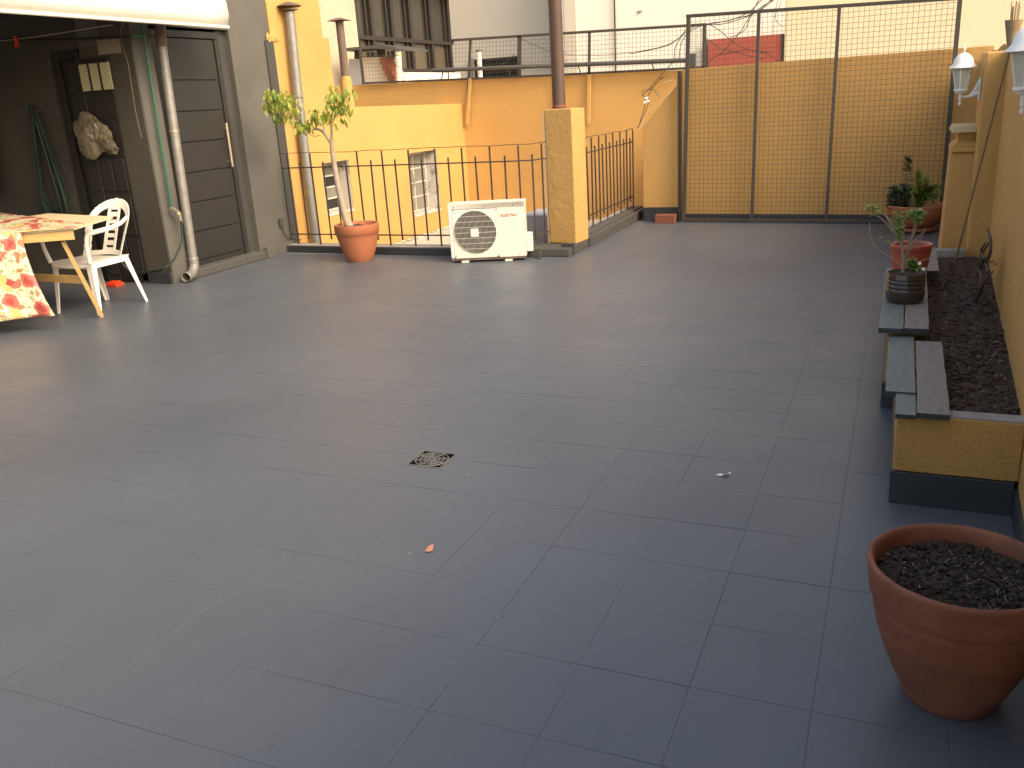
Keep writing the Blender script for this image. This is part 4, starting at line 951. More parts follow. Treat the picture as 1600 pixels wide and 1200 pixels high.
obj('soil_clods', bm, 'clod', t, kind='stuff')
bm = nb()
for k in range(70):
    a = random.uniform(0, 2*pi); r_ = .17*math.sqrt(random.random()); b_ = random.uniform(0, pi); l = random.uniform(.003, .018); x, y = BC[0]+cos(a)*r_, BC[1]+sin(a)*r_
    add_bar(bm, (x, y, .324), (x+cos(b_)*l, y+sin(b_)*l, .324+random.uniform(-.002, .006)), random.uniform(.0006, .0018), .001)
obj('soil_fibres', bm, 'chip', t, kind='stuff')

# ------------------------------------------------------------------ pots on the planks
t = thing('bottle_planter', 'dark ribbed cut plastic bottle used as a planter on the upper planks', 'planter')
bc = (0.172, 2.76, 0.402)
prof = [(0, .006), (.05, .0), (.078, .003), (.088, .018), (.090, .06)]
z = .062
for k in range(3): prof += [(.090, z), (.0855, z+.006), (.0845, z+.010), (.090, z+.016)]; z += .021
prof += [(.0885, z+.004), (.086, z+.02), (.0845, z+.02), (.084, z-.01)]
bm = nb(); add_lathe(bm, prof, bc, 40, .006); obj('bottle_body', bm, 'bottle', t, smooth=True, angle=50)
bm = nb(); soil_sheet(bm, lambda x, y: (x-bc[0])**2+(y-bc[1])**2 < .0855**2, bc[0]-.09, bc[0]+.09, bc[1]-.09, bc[1]+.09, .402+.140, .004, .008); obj('soil', bm, 'soil', t, smooth=True, kind='stuff')
PP = thing('bare_branch_plant', 'straggly plant with pale woody branches and a few leaves in the cut bottle planter', 'plant')
bm = nb()
for P, a, b in (([(0.159,2.780,0.496),(0.154,2.780,0.559),(0.153,2.780,0.623)], .010, .008), ([(0.155,2.860,0.592),(0.140,2.860,0.672),(0.117,2.860,0.720),(0.084,2.860,0.767),(0.055,2.860,0.814)], .009, .005), ([(0.117,2.840,0.720),(0.086,2.840,0.748),(0.042,2.840,0.795),(-0.029,2.840,0.849)], .004, .002),
                ([(0.177,2.900,0.530),(0.172,2.900,0.601),(0.179,2.900,0.666),(0.197,2.900,0.729),(0.203,2.900,0.808)], .007, .003), ([(0.176,2.860,0.656),(0.200,2.860,0.688),(0.234,2.860,0.729)], .004, .002), ([(0.154,2.800,0.562),(0.105,2.800,0.603),(0.028,2.800,0.656),(-0.005,2.800,0.713),(-0.012,2.800,0.782)], .004, .003),
                ([(0.181,2.860,0.551),(0.237,2.860,0.584),(0.292,2.860,0.610),(0.341,2.860,0.639)], .003, .002), ([(0.175,2.860,0.641),(0.175,2.860,0.672),(0.170,2.860,0.701)], .003, .002), ([(0.172,2.860,0.634),(0.202,2.860,0.663)], .003, .002), ([(0.116,2.860,0.735),(0.086,2.860,0.783),(0.052,2.860,0.811)], .004, .004)):
    add_tube(bm, P, a, 8, 4, r2=b)
obj('stem', bm, 'twig', PP, smooth=True)
def sprig(bm, P, n, L, rnd=.9, w=.5):
    P = smooth_path(P, 6)
    for k in range(n):
        p = P[int(random.random()*(len(P)-1))]; a = random.uniform(0, 2*pi)
        add_leaf(bm, p+Vector((random.uniform(-.004, .004),)*3), (cos(a), sin(a)*.8, random.uniform(-.3, .5)), (0, 0, 1), L*random.uniform(.6, 1.2), L*w, .2, .2)
bm = nb(); random.seed(41)
for P, n, L in (([(0.109,2.860,0.830),(0.121,2.860,0.783),(0.127,2.860,0.735),(0.128,2.860,0.688)], 120, .027), ([(0.184,2.860,0.593),(0.203,2.860,0.571),(0.217,2.860,0.545),(0.191,2.860,0.609)], 100, .029), ([(0.002,2.840,0.864),(-0.011,2.840,0.839),(-0.021,2.840,0.858),(0.018,2.840,0.839),(0.006,2.840,0.811)], 55, .029),
                ([(0.048,2.860,0.697),(0.037,2.860,0.671)], 14, .028), ([(0.087,2.860,0.678),(0.078,2.860,0.681)], 10, .028), ([(0.155,2.880,0.827),(0.185,2.880,0.811),(0.218,2.880,0.826),(0.208,2.880,0.780)], 90, .028), ([(0.090,2.860,0.729),(0.083,2.860,0.697)], 12, .025), ([(0.179,2.840,0.574),(0.228,2.840,0.549),(0.249,2.840,0.537)], 114, .028)):
    sprig(bm, P, n, L)
obj('foliage', bm, 'leaf_green', PP, kind='stuff')
bm = nb()
for c in [(0.227,2.800,0.585),(0.247,2.800,0.557),(0.234,2.800,0.535)]: 
    for k in range(5):
        a = k*2*pi/5; add_leaf(bm, c, (cos(a), sin(a)*.3-.4, sin(a)), (0, -1, .3), .011, .007, .1)
obj('flower', bm, 'flower_white', PP)
t = pot('red_plastic_pot', 'tall red plastic flower pot behind the cut bottle on the planks', (0.193, 3.34, 0.402), 0.108, 0.078, 0.19, 0.03, 'redpot', 'soil', .16, lip=.004)
t['category'] = 'flower pot'
bm = nb(); soil_sheet(bm, lambda x, y: (x-.193)**2+(y-3.34)**2 < .088**2, .10, .29, 3.25, 3.44, .402+.15, .004, .01); obj('soil', bm, 'soil', t, smooth=True, kind='stuff')
PG = thing('leafy_plant', 'green leafy sprigs growing from the tall red plastic pot', 'plant')
bm = nb()
for P, a in (([(0.183,3.340,0.541),(0.189,3.340,0.628),(0.202,3.340,0.714),(0.203,3.340,0.783)], .004), ([(0.170,3.340,0.540),(0.139,3.340,0.621),(0.121,3.340,0.697),(0.123,3.340,0.749)], .004), ([(0.196,3.340,0.541),(0.240,3.340,0.621),(0.258,3.340,0.680)], .003)): add_tube(bm, P, a, 7, 4, r2=.002)
obj('stem', bm, 'twig', PG, smooth=True)
bm = nb()
for P, n, L in (([(0.182,3.340,0.732),(0.204,3.340,0.766),(0.231,3.340,0.748),(0.203,3.340,0.697)], 170, .036), ([(0.118,3.340,0.732),(0.131,3.340,0.680),(0.132,3.340,0.621)], 110, .034), ([(0.155,3.340,0.575),(0.194,3.340,0.565),(0.170,3.340,0.540)], 60, .032)): sprig(bm, P, n, L)
obj('foliage', bm, 'leaf_green', PG, kind='stuff')

# ------------------------------------------------------------------ terracotta bowl with plants in the far corner
t = thing('terracotta_bowl', 'wide terracotta bowl full of plants on a saucer in the far right corner', 'flower pot')
bc = (0.285, 7.62, 0)
bm = nb(); add_lathe(bm, [(0, .06), (.15, .06), (.18, .08), (.235, .15), (.265, .22), (.27, .262), (.262, .27), (.25, .262), (.22, .21)], bc, 40); obj('bowl_body', bm, 'terra', t, smooth=True)
bm = nb(); add_lathe(bm, [(0, 0.002), (.15, .002), (.19, .03), (.195, .055), (.18, .057), (.14, .03), (0, .03)], bc, 36); obj('saucer', bm, 'terra', t, smooth=True)
bm = nb(); add_lathe(bm, [(0, .235), (.12, .23), (.255, .21)], bc, 30); obj('soil', bm, 'soil', t, smooth=True)
random.seed(51)
PA = thing('bushy_dark_plant', 'compact dark blue green bushy plant on the left side of the terracotta bowl', 'plant')
bm = nb()
for k in range(620):
    u = Vector((random.uniform(-1, 1), random.uniform(-1, 1), random.uniform(-1, 1)))
    p = (0.121,7.600,0.340); p = Vector((p[0]+u.x*.10, p[1]+u.y*.08, p[2]+u.z*.11)); a = random.uniform(0, 2*pi)
    add_leaf(bm, p, (cos(a), sin(a), random.uniform(-.3, .8)), (0, 0, 1), .045, .026, .2)
obj('foliage', bm, 'leaf_dark', PA, kind='stuff')
bm = nb()
for k in range(8):
    b0 = (0.127,7.600,0.253); a = random.uniform(0, 2*pi); add_tube(bm, [(b0[0], b0[1], .23), (b0[0]+cos(a)*.04, b0[1]+sin(a)*.04, .34), (b0[0]+cos(a)*.07, b0[1]+sin(a)*.06, .46)], .004, 6, 2)
obj('stem', bm, 'twig', PA)
PB = thing('tall_sprig_plant', 'tall thin sprig with small pale olive leaves rising from the bowl', 'plant')
bm = nb(); P1 = [(0.201,7.660,0.257),(0.196,7.660,0.412),(0.173,7.660,0.565),(0.178,7.660,0.656),(0.161,7.660,0.729)]; add_tube(bm, P1, .005, 6, 3, r2=.002); obj('stem', bm, 'twig', PB)
bm = nb()
for k in range(300):
    f = random.random()**.8; q = smooth_path(P1, 6); p = q[int(f*(len(q)-1))]; w = .05*(1.1-f*.6)
    a = random.uniform(0, 2*pi); add_leaf(bm, p+Vector((random.uniform(-w, w), random.uniform(-w, w), random.uniform(-.02, .02))), (cos(a), sin(a), .3), (0, 0, 1), .036, .022, .2)
obj('foliage', bm, 'leaf_olive', PB, kind='stuff')
PC = thing('fern_plant', 'bright green feathery fern arching out of the terracotta bowl', 'plant')
bm = nb(); random.seed(61)
def frond(bm, p0, p1, p2, n=26, w=.06):
    Q = smooth_path([p0, p1, p2], n//2)
    for i, q in enumerate(Q[2:]):
        f = i/len(Q); d = (Q[min(i+3, len(Q)-1)]-Q[i+1]).normalized() if i+3 < len(Q) else (Q[-1]-Q[-2]).normalized()
        s = d.cross(Vector((0, 0, 1)));
        if s.length < .1: s = d.cross(Vector((0, 1, 0)))
        s.normalize(); L = w*(1-f*.8)*(.5+min(1, f*4)*.5)
        for sg in (-1, 1): add_leaf(bm, q, s*sg+d*.55, (0, 0, 1), L, L*.34, .1, .25)
c0 = Vector((0.303,7.580,0.254))
for tip in [(0.252,7.500,0.626),(0.295,7.500,0.648),(0.333,7.500,0.576),(0.388,7.500,0.516),(0.460,7.500,0.443),(0.496,7.500,0.394),(0.240,7.500,0.489),(0.224,7.500,0.399),(0.353,7.500,0.605),(0.438,7.500,0.305),(0.314,7.500,0.397),(0.282,7.500,0.307),(0.505,7.500,0.483),(0.416,7.500,0.366),(0.347,7.500,0.324),(0.436,7.500,0.467)]:
    tv = Vector(tip)+Vector((0, random.uniform(-.12, .12), 0)); mid = (c0+tv)/2+Vector((0, 0, .07)); 
    for rep in range(3):
        jj = Vector((random.uniform(-.05, .05), random.uniform(-.06, .06), random.uniform(-.04, .02))); frond(bm, c0+Vector((random.uniform(-.04, .04), random.uniform(-.04, .04), -.02)), mid+jj*.5, tv+jj, 44, .055)
for cc, rad, n in (((0.349,7.550,0.391), (.13, .10, .10), 520), ((0.288,7.550,0.525), (.07, .07, .07), 170), ((0.442,7.500,0.383), (.08, .08, .06), 140), ((0.369,7.450,0.252), (.13, .06, .06), 200)):
    for k in range(n):
        u = Vector((random.gauss(0, .5), random.gauss(0, .5), random.gauss(0, .5))); a = random.uniform(0, 2*pi)
        add_leaf(bm, (cc[0]+u.x*rad[0], cc[1]+u.y*rad[1], cc[2]+u.z*rad[2]), (cos(a), sin(a), random.uniform(-.3, .9)), (0, 0, 1), random.uniform(.018, .034), .011, .2)
obj('foliage', bm, 'leaf_green', PC, kind='stuff')

# dried vine in the planter
t = thing('dry_vine', 'twisted dark dry vine trunk rising from the planter soil against the wall', 'vine')
bm = nb()
for P, a, b in (([(0.530,3.487,0.178),(0.530,3.260,0.302),(0.530,3.080,0.403),(0.530,2.876,0.497),(0.530,2.594,0.590)], .011, .004), ([(0.540,3.187,0.370),(0.540,3.226,0.430),(0.540,3.392,0.449),(0.540,3.233,0.530),(0.540,3.428,0.540),(0.540,3.221,0.615)], .010, .005),
                ([(0.550,3.120,0.435),(0.550,3.012,0.506),(0.550,3.194,0.520),(0.550,3.051,0.595),(0.550,3.078,0.645),(0.550,3.282,0.679)], .010, .007), ([(0.550,3.557,0.489),(0.550,3.309,0.574),(0.550,3.089,0.653)], .006, .005), ([(0.550,3.337,0.466),(0.550,3.135,0.538),(0.550,3.010,0.593)], .006, .005),
                ([(0.560,3.303,0.652),(0.560,3.179,0.648),(0.560,3.183,0.622)], .004, .004), ([(0.560,3.143,0.530),(0.560,2.964,0.570),(0.560,2.829,0.576)], .004, .003), ([(0.540,3.373,0.435),(0.540,3.488,0.448),(0.540,3.268,0.523)], .006, .006)):
    add_tube(bm, P, a, 8, 4, r2=b)
obj('trunk', bm, 'vine', t, smooth=True)

# bamboo torch
t = thing('bamboo_torch', 'bamboo garden torch on a long thin cane leaning on the right wall', 'torch')
tp = Vector((0.565, 3.32, 1.555)); bp_ = Vector((0.475, 4.40, 0.29))
bm = nb(); add_tube(bm, [bp_, (bp_+tp)/2+Vector((0, 0, .0)), tp], .0075, 8); obj('cane', bm, 'cane', t, smooth=True)
bm = nb(); add_tube(bm, [tp+Vector((0, 0, -.005)), tp+Vector((0.004, -.012, .135))], [.012, .042], 14); obj('woven_cone', bm, 'woven', t, smooth=True)
for k in range(9):
    a = k*2*pi/9; bm = nb(); q = tp+Vector((.004, -.012, .135)); add_bar(bm, q+Vector((cos(a)*.016, sin(a)*.016, -.03)), q+Vector((cos(a)*.020, sin(a)*.018, .06+.012*(k % 3))), .007, .003); obj('split_end', bm, 'cane', t)

# chips and specks on the right wall
bm = nb(); random.seed(81)
for k in range(26):
    y = random.uniform(0.6, 4.4); z = random.uniform(.5, 1.5); add_blob(bm, (wallx(y)-.0005, y, z), random.uniform(.002, .007), 1, .4, (.25, 1.4, .6))
obj('wall_chip', bm, 'beige_wall', bpy.data.objects['boundary_wall'], kind='stuff')
# lanterns
def lantern(label, c, sc, plate, mirror=1):
    t = thing('wall_lantern', label, 'wall lamp', 'white wall lanterns')
    X, Y, Z = c
    z = lambda v: Z+v*sc
    bm = nb(); add_lathe(bm, [(.0, .165*sc), (.006*sc, .162*sc), (.010*sc, .152*sc), (.004*sc, .144*sc), (.004*sc, .130*sc), (.022*sc, .124*sc), (.040*sc, .112*sc), (.060*sc, .085*sc), (.064*sc, .06*sc), (.086*sc, .036*sc), (.088*sc, .030*sc), (.07*sc, .032*sc)], (X, Y, Z), 24); obj('roof', bm, 'lamp_white', t, smooth=True, angle=50)
    bm = nb(); add_tube(bm, [(X, Y, z(.16)), (X, Y, z(.195))], .0022, 6); add_tube(bm, [(X-.01*sc, Y, z(.182)), (X+.01*sc, Y, z(.182))], .002, 6); obj('finial', bm, 'lamp_white', t)
    n = 6
    top = [(X+cos(2*pi*k/n+.3)*.064*sc, Y+sin(2*pi*k/n+.3)*.064*sc, z(.030)) for k in range(n)]; bot = [(X+cos(2*pi*k/n+.3)*.038*sc, Y+sin(2*pi*k/n+.3)*.038*sc, z(-.105)) for k in range(n)]
    for k in range(n):
        bm = nb(); add_bar(bm, top[k], bot[k], .007*sc); obj('frame_rib', bm, 'lamp_white', t)
        l = (k+1) % n; bm = nb(); add_quad(bm, top[k], top[l], bot[l], bot[k]); o = obj('glass_pane', bm, 'lamp_glass', t)
    bm = nb(); add_lathe(bm, [(0, -.118*sc), (.045*sc, -.118*sc), (.045*sc, -.104*sc), (0, -.104*sc)], (X, Y, Z), 20); add_lathe(bm, [(.03*sc, -.132*sc), (.034*sc, -.12*sc)], (X, Y, Z), 16)
    add_lathe(bm, [(0, -.215*sc), (.008*sc, -.21*sc), (.010*sc, -.20*sc), (.005*sc, -.19*sc), (.011*sc, -.175*sc), (.012*sc, -.15*sc), (.008*sc, -.133*sc)], (X, Y, Z), 14)
    obj('base', bm, 'lamp_white', t, smooth=True)
    bm = nb(); px_ = plate[0]
    add_tube(bm, [(X, Y, z(-.155)), ((X*.6+px_*.4), Y, z(-.158)), (px_-.012, Y, z(-.135))], [.007*sc, .009*sc, .018*sc], 10, 4); add_tube(bm, [((X*.5+px_*.5), Y, z(-.15)), (X*.25+px_*.75, Y, z(-.11)), (px_-.008, Y, z(-.05))], [.005*sc, .012*sc, .010*sc], 8, 4)
    obj('arm', bm, 'lamp_white', t, smooth=True)
    bm = nb(); add_box(bm, (px_-.012, Y-.025*sc, z(-.185)), (px_-.001, Y+.025*sc, z(-.035))); obj('wall_plate', bm, 'lamp_white', t, bevel=.004)
    return t
lantern('white wall lantern on the pilaster beside the tall mesh screen', (0.437, 4.80, 1.46), 0.95, (0.552,))
lantern('white wall lantern nearest the camera, cut by the right edge', (0.527, 2.15, 1.495), 0.95, (wallx(2.15),))

# ------------------------------------------------------------------ table with cloth, chair
TZ = 0.75
TB = thing('folding_table', 'pale wooden table with slanted yellow pine legs under a floral cloth', 'table')
top = [(-5.478,2.847,0.750),(-5.755,3.473,0.750),(-6.768,3.714,0.750),(-6.843,3.057,0.750),(-6.178,2.412,0.750)]
bm = nb(); add_prism(bm, [(p[0], p[1]) for p in top], TZ-.016, TZ); obj('tabletop', bm, 'board', TB, bevel=.002)
N0 = Vector(top[0]); NL = Vector(top[4])
dn = (NL-N0).normalized(); inn = Vector((-dn.y, dn.x, 0));
if inn.dot(Vector((-.5, .8, 0))) < 0: inn = -inn
dn.z = 0; up = Vector((0, 0, 1))
q = N0+dn*.02+inn*.02
bm = nb(); add_bar(bm, Vector((q.x, q.y, TZ-.052)), Vector((q.x, q.y, TZ-.052))+dn*1.3, .022, .068); obj('apron', bm, 'wood', TB, bevel=.002)
ft = Vector((-5.668,3.097,0.000)); tp_ = Vector((q.x, q.y, TZ-.09))+dn*.10+inn*.025
leg_top = Vector((-5.626,2.848,0.674)); 
bm = nb(); add_bar(bm, Vector((leg_top.x, leg_top.y, TZ-.10)), ft+Vector((0, 0, .012)), .024, .052, up=(-.6, .6, 0.2)); obj('leg', bm, 'wood', TB, bevel=.002)
off = Vector((-6.362,3.029,0.330))-(leg_top+ft)/2; off.z = 0
bm = nb(); add_bar(bm, Vector((leg_top.x, leg_top.y, TZ-.10))+off, ft+Vector((0, 0, .012))+off, .024, .052, up=(-.6, .6, 0.2)); obj('leg', bm, 'wood', TB, bevel=.002)
m1 = (leg_top+ft)/2; m1.z = .33
bm = nb(); add_bar(bm, m1+Vector((.0, 0, 0)), m1+off*1.05, .022, .06); obj('stretcher', bm, 'wood', TB, bevel=.002)
bm = nb(); a_ = Vector((leg_top.x, leg_top.y, TZ-.12))+dn*.55; add_bar(bm, a_, a_+Vector((-.25, -.1, -.62)), .024, .052, up=(-.6, .6, .2)); obj('leg', bm, 'wood', TB, bevel=.002)

CL = nb()
uvl = CL.loops.layers.uv.new('UVMap')
Tn = [Vector(p) for p in [(-5.596,3.059,0.752),(-6.834,3.534,0.752)]]           # far edge of the cloth on the board (right, left)
E0 = Vector((-5.458,2.830,0.752)); 
fold_r = Vector((-5.872,2.798,0.752)); 
hr = Vector((-5.844,2.803,0.111)); hl = Vector((-6.158,2.646,0.065))
# top sheet
edgeR = E0.copy(); edgeR.z = .7525
farL = Tn[1]+(Tn[1]-Tn[0])*.6; nearL = edgeR+dn*1.35; nearL.z = .7525
NU, NV = 40, 14
G = []
for i in range(NU+1):
    u = i/NU; a = edgeR.lerp(nearL, u); b = Tn[0].lerp(farL, u)
    G.append([a.lerp(b, j/NV)+Vector((0, 0, .001*sin(i*1.1+j*.7))) for j in range(NV+1)])
def sheet(G, bm, uv0, du, dv):
    V = [[bm.verts.new(p) for p in row] for row in G]
    for i in range(len(G)-1):
        for j in range(len(G[0])-1):
            f = bm.faces.new((V[i][j], V[i+1][j], V[i+1][j+1], V[i][j+1]))
            for l, (a, b) in zip(f.loops, ((i, j), (i+1, j), (i+1, j+1), (i, j+1))): l[uvl].uv = (uv0[0]+a*du, uv0[1]+b*dv)
sheet(G, CL, (0, 0), 1.35/NU, .62/NV)
# hanging part, starts left of the bare apron
s0 = (fold_r-edgeR).dot(dn); G = []
drop = 0.63; out = -inn
NH = 26
for i in range(31):
    u = i/30
    base = edgeR+dn*(s0+u*1.0); base.z = .7535
    row = []
    for j in range(NH+1):
        v = j/NH; L_ = drop*v
        slant = 0.10*v*v*(1-u)          # right hem drifts outward
        wave = .018*v*sin(u*17+v*2)+.010*v*sin(u*41)
        p = base-dn*slant*1.2+out*(0.012+.02*v+wave)
        p.z = .7535-L_ - (0.02*(u) if v > .9 else 0)
        if v < .04: p = base+out*0.004
        row.append(p)
    G.append(row)
sheet(G, CL, (s0, 0), 1.0/30, -drop/NH)
c = obj('tablecloth', CL, 'cloth', smooth=True, angle=70); c.modifiers.new('thick', 'SOLIDIFY').thickness = .0012
tag(c, 'cream tablecloth printed with red and orange flowers hanging off the table', 'tablecloth')

# chair
CH = thing('plastic_chair', 'white plastic armchair with slotted rounded back tucked against the table', 'chair')
fwd = Vector((0.02, -1, 0)).normalized()
ctr = Vector((-5.985, 3.375, 0))
CH.matrix_world = Matrix(((-fwd.y, -fwd.x*1, 0, ctr.x), (fwd.x, -fwd.y*1, 0, ctr.y), (0, 0, 1, 0), (0, 0, 0, 1)))
# local axes: +X = sitter's left/right side, -Y = front
def shell(maskf, mapf, u0, u1, v0, v1, step, th):
    bm = nb(); nu, nv = int((u1-u0)/step), int((v1-v0)/step); c = {}
    def vt(i, j, s):
        k = (i, j, s)
        if k not in c: c[k] = bm.verts.new(mapf(u0+i*step, v0+j*step, s*th))
        return c[k]
    ins = lambda i, j: 0 <= i < nu and 0 <= j < nv and maskf(u0+(i+.5)*step, v0+(j+.5)*step)
    for i in range(nu):
        for j in range(nv):
            if not ins(i, j): continue
            bm.faces.new((vt(i, j, 0), vt(i+1, j, 0), vt(i+1, j+1, 0), vt(i, j+1, 0))); bm.faces.new((vt(i, j, 1), vt(i, j+1, 1), vt(i+1, j+1, 1), vt(i+1, j, 1)))
            for di, dj, a, b in ((-1, 0, (i, j), (i, j+1)), (1, 0, (i+1, j+1), (i+1, j)), (0, -1, (i+1, j), (i, j)), (0, 1, (i, j+1), (i+1, j+1))):
                if not ins(i+di, j+dj): bm.faces.new((vt(*a, 0), vt(*b, 0), vt(*b, 1), vt(*a, 1)))
    return bm
def backmask(u, v):
    # outer outline: straight sides then round top
    hw = .205+.025*min(1, v/.25)
    if v > .25:
        k = (v-.25)/.20
        if k > 1: return False
        hw = .23*math.sqrt(max(0, 1-k**2.3))
    if abs(u) > hw: return False
    # two side openings
    if .06 < abs(u)+0.0 and .035 < v:
        inner = .065+.0*v; oh = hw-.045
        if v < .25: op = inner < abs(u) < oh
        else:
            k = (v-.25)/.135; op = k < 1 and inner < abs(u) < .185*math.sqrt(max(0, 1-k**2))
        if op: return False
    for k in range(6):
        vc = .065+k*.057
        if abs(v-vc) < .0115 and abs(u) < .042: return False
    return True
def backmap(u, v, w): return Vector((u, .195+.19*v/.45+w-.10*(u/.23)**2*(.5+.5*(1-v/.45)), .42+v*.985))
bm = shell(backmask, backmap, -.24, .24, 0, .46, .0062, .010)
bmesh.ops.smooth_vert(bm, verts=bm.verts, factor=.5, use_axis_x=True, use_axis_z=True, use_axis_y=False)
obj('backrest', bm, 'chair', CH, smooth=True, angle=60)
def seatmask(u, v):
    hw = .225-.02*(v/.4)
    if abs(u) > hw: return False
    if v < .03 and abs(u) > hw-.03+v: return False
    for k in range(5):
        if abs(abs(u)-.03-.0*k) < .004 and .12 < v < .28 and False: return False
    return True
bm = shell(seatmask, lambda u, v, w: Vector((u, -.215+v, .425-w*1.2-.018*(1-(u/.22)**2)+(-.02*max(0, (.05-v)/.05)**2))), -.225, .225, 0, .42, .015, .008)
obj('seat', bm, 'chair', CH, smooth=True, angle=60)
bm = nb()
for a, b in (((-.215, -.20), (.215, -.20)), ((-.215, -.20), (-.195, .20)), ((.215, -.20), (.195, .20))): add_bar(bm, (a[0], a[1], .395), (b[0], b[1], .395), .008, .045)
obj('seat_skirt', bm, 'chair', CH)
for sx, sy, fxx, fyy in ((-1, -1, .235, -.235), (1, -1, .235, -.235), (-1, 1, .235, .30), (1, 1, .235, .30)):
    bm = nb(); topx, topy = sx*(.21 if sy < 0 else .20), (-.20 if sy < 0 else .20)
    a, b = Vector((topx, topy, .42)), Vector((sx*fxx, fyy, 0.0))
    # angle-section leg: two tapered plates
    for (ox, oy) in ((1, 0), (0, 1)):
        w1, w2 = .058, .028
        dirv = Vector((-sx*ox, -sy*oy, 0)); P = [a, a+dirv*w1, b+dirv*w2, b]
        nrm = Vector((-sx*oy, -sy*ox, 0))*.007
        v = [bm.verts.new(p) for p in P]+[bm.verts.new(p+nrm) for p in P]
        for f in ((0,1,2,3),(7,6,5,4),(0,4,5,1),(1,5,6,2),(2,6,7,3),(3,7,4,0)): bm.faces.new([v[i] for i in f])
    obj('leg', bm, 'chair', CH, bevel=.002)
for sx in (-1, 1):
    bm = nb(); add_tube(bm, [(sx*.215, -.205, .42), (sx*.235, -.225, .55), (sx*.245, -.215, .635), (sx*.25, -.17, .655), (sx*.255, 0, .665), (sx*.245, .14, .685), (sx*.215, .25, .72)], [.015, .013, .014, .016, .016, .014, .013], 10, 5, squash=1.3)
    obj('armrest', bm, 'chair', CH, smooth=True)
bm = nb(); q = Vector((-6.668,4.182,0.000)); add_box(bm, (q.x-.07, q.y-.05, .001), (q.x+.07, q.y+.05, .035)); add_box(bm, (q.x-.05, q.y-.035, .036), (q.x+.05, q.y+.035, .05)); tag(obj('red_dish', bm, 'red_plastic', bevel=.012), 'small red plastic dish on the floor behind the white chair', 'dish')

# red brick at the mesh foot
bm = nb(); add_box(bm, (-2.47, 8.22, 0.001), (-2.24, 8.34, 0.095)); tag(obj('loose_brick', bm, 'brick', bevel=.005), 'red brick lying at the foot of the mesh screen by the wing wall', 'brick')

# litter on the floor
bm = nb(); q = Vector((-1.294,0.448,0.000)); V = [bm.verts.new(q+Vector(p)) for p in ((-.012, -.018, .004), (.006, -.02, .006), (.012, -.002, .003), (.0, .028, .012), (-.012, .012, .008))]; bm.faces.new(V); o = obj('dry_leaf', bm, 'dryleaf'); o.modifiers.new('t', 'SOLIDIFY').thickness = .0008
tag(o, 'small dry orange leaf lying on the open floor below the drain', 'leaf')
bm = nb(); q = Vector((-0.451,1.336,0.000)); random.seed(71)
P = [(-.030, -.012), (-.012, -.002), (.006, .006), (.024, .020), (.026, .006), (.008, -.006), (-.010, -.014)]
V = [bm.verts.new(q+Vector((x, y, random.uniform(.002, .012)))) for x, y in P]; bm.faces.new(V); o = obj('paper_scrap', bm, 'paper'); o.modifiers.new('t', 'SOLIDIFY').thickness = .0008
tag(o, 'torn scrap of white paper lying on the dark floor at right', 'paper')
bm = nb(); random.seed(72)
for (px_, py_) in [(-1.442,1.069,0.000),(-0.903,0.139,0.000),(-0.865,1.176,0.000),(-0.735,0.141,0.000),(-0.187,6.953,0.000),(-0.199,7.101,0.000),(-0.631,0.743,0.000)]and [(p[0], p[1]) for p in [(-1.442,1.069,0.000),(-0.903,0.139,0.000),(-0.931,1.395,0.000),(-0.193,6.953,0.000),(-0.190,7.139,0.000),(-0.649,0.728,0.000),(-1.351,0.407,0.000)]]:
    add_blob(bm, (px_, py_, .002), .0018, 1, .4)
tag(obj('white_crumbs', bm, 'paper'), 'tiny white specks scattered on the floor', 'litter')['kind'] = 'stuff'
bm = nb(); add_bar(bm, (-3.09, 5.97, .006), (-2.98, 5.86, .006), .012, .008); tag(obj('loose_strip', bm, 'grey_dark'), 'thin loose strip lying at the foot of the pillar kerb', 'strip')

# ------------------------------------------------------------------ fence and pipe on the back wall
BY = 10.80
t = thing('low_mesh_fence', 'low steel mesh fence running along the top of the ochre back wall', 'fence')
for P, w in (([(-5.895,10.800,2.350),(-6.047,10.800,1.140)], .035), ([(-5.101,10.800,2.341),(-5.144,10.800,1.789)], .060), ([(-4.039,10.800,2.307),(-4.089,10.800,1.072)], .036), ([(-2.424,10.800,2.273),(-2.428,10.800,1.716)], .05), ([(-6.191,10.800,2.373),(-6.198,10.800,2.301)], .03)):
    bm = nb(); add_bar(bm, P[1], P[0], w, .03, up=(0, 1, 0)); obj('post', bm, 'mesh', t, bevel=.002)
for P in ([(-5.934,10.790,1.812),(-6.042,10.790,1.140)], [(-4.054,10.790,1.746),(-4.086,10.790,1.072)]):
    bm = nb(); add_bar(bm, P[1], P[0], .045, .04, up=(0, 1, 0)); obj('painted_post_foot', bm, 'yellow', t, bevel=.002)
bm = nb(); P = [(-6.224,10.800,2.366),(-2.399,10.800,2.271)]; add_bar(bm, P[0], P[1], .03, .035); obj('top_rail', bm, 'mesh', t)
bm = nb(); P = [(-7.844,10.800,1.854),(-4.751,10.800,1.773),(-2.411,10.800,1.732)]
for a, b in zip(P, P[1:]): add_bar(bm, a, b, .03, .03)
obj('bottom_rail', bm, 'mesh', t)
P = [(-6.197,10.810,2.365),(-2.418,10.810,2.273),(-6.245,10.810,1.822),(-2.413,10.810,1.740)]
def bilin(P0, P1, Q0, Q1, bm, pitch, r):
    P0, P1, Q0, Q1 = map(Vector, (P0, P1, Q0, Q1)); n = int((P1-P0).length/pitch); k = int((P0-Q0).length/pitch)
    for i in range(1, n): wire(bm, P0.lerp(P1, i/n), Q0.lerp(Q1, i/n), r)
    for j in range(1, k): wire(bm, P0.lerp(Q0, j/k), P1.lerp(Q1, j/k), r)
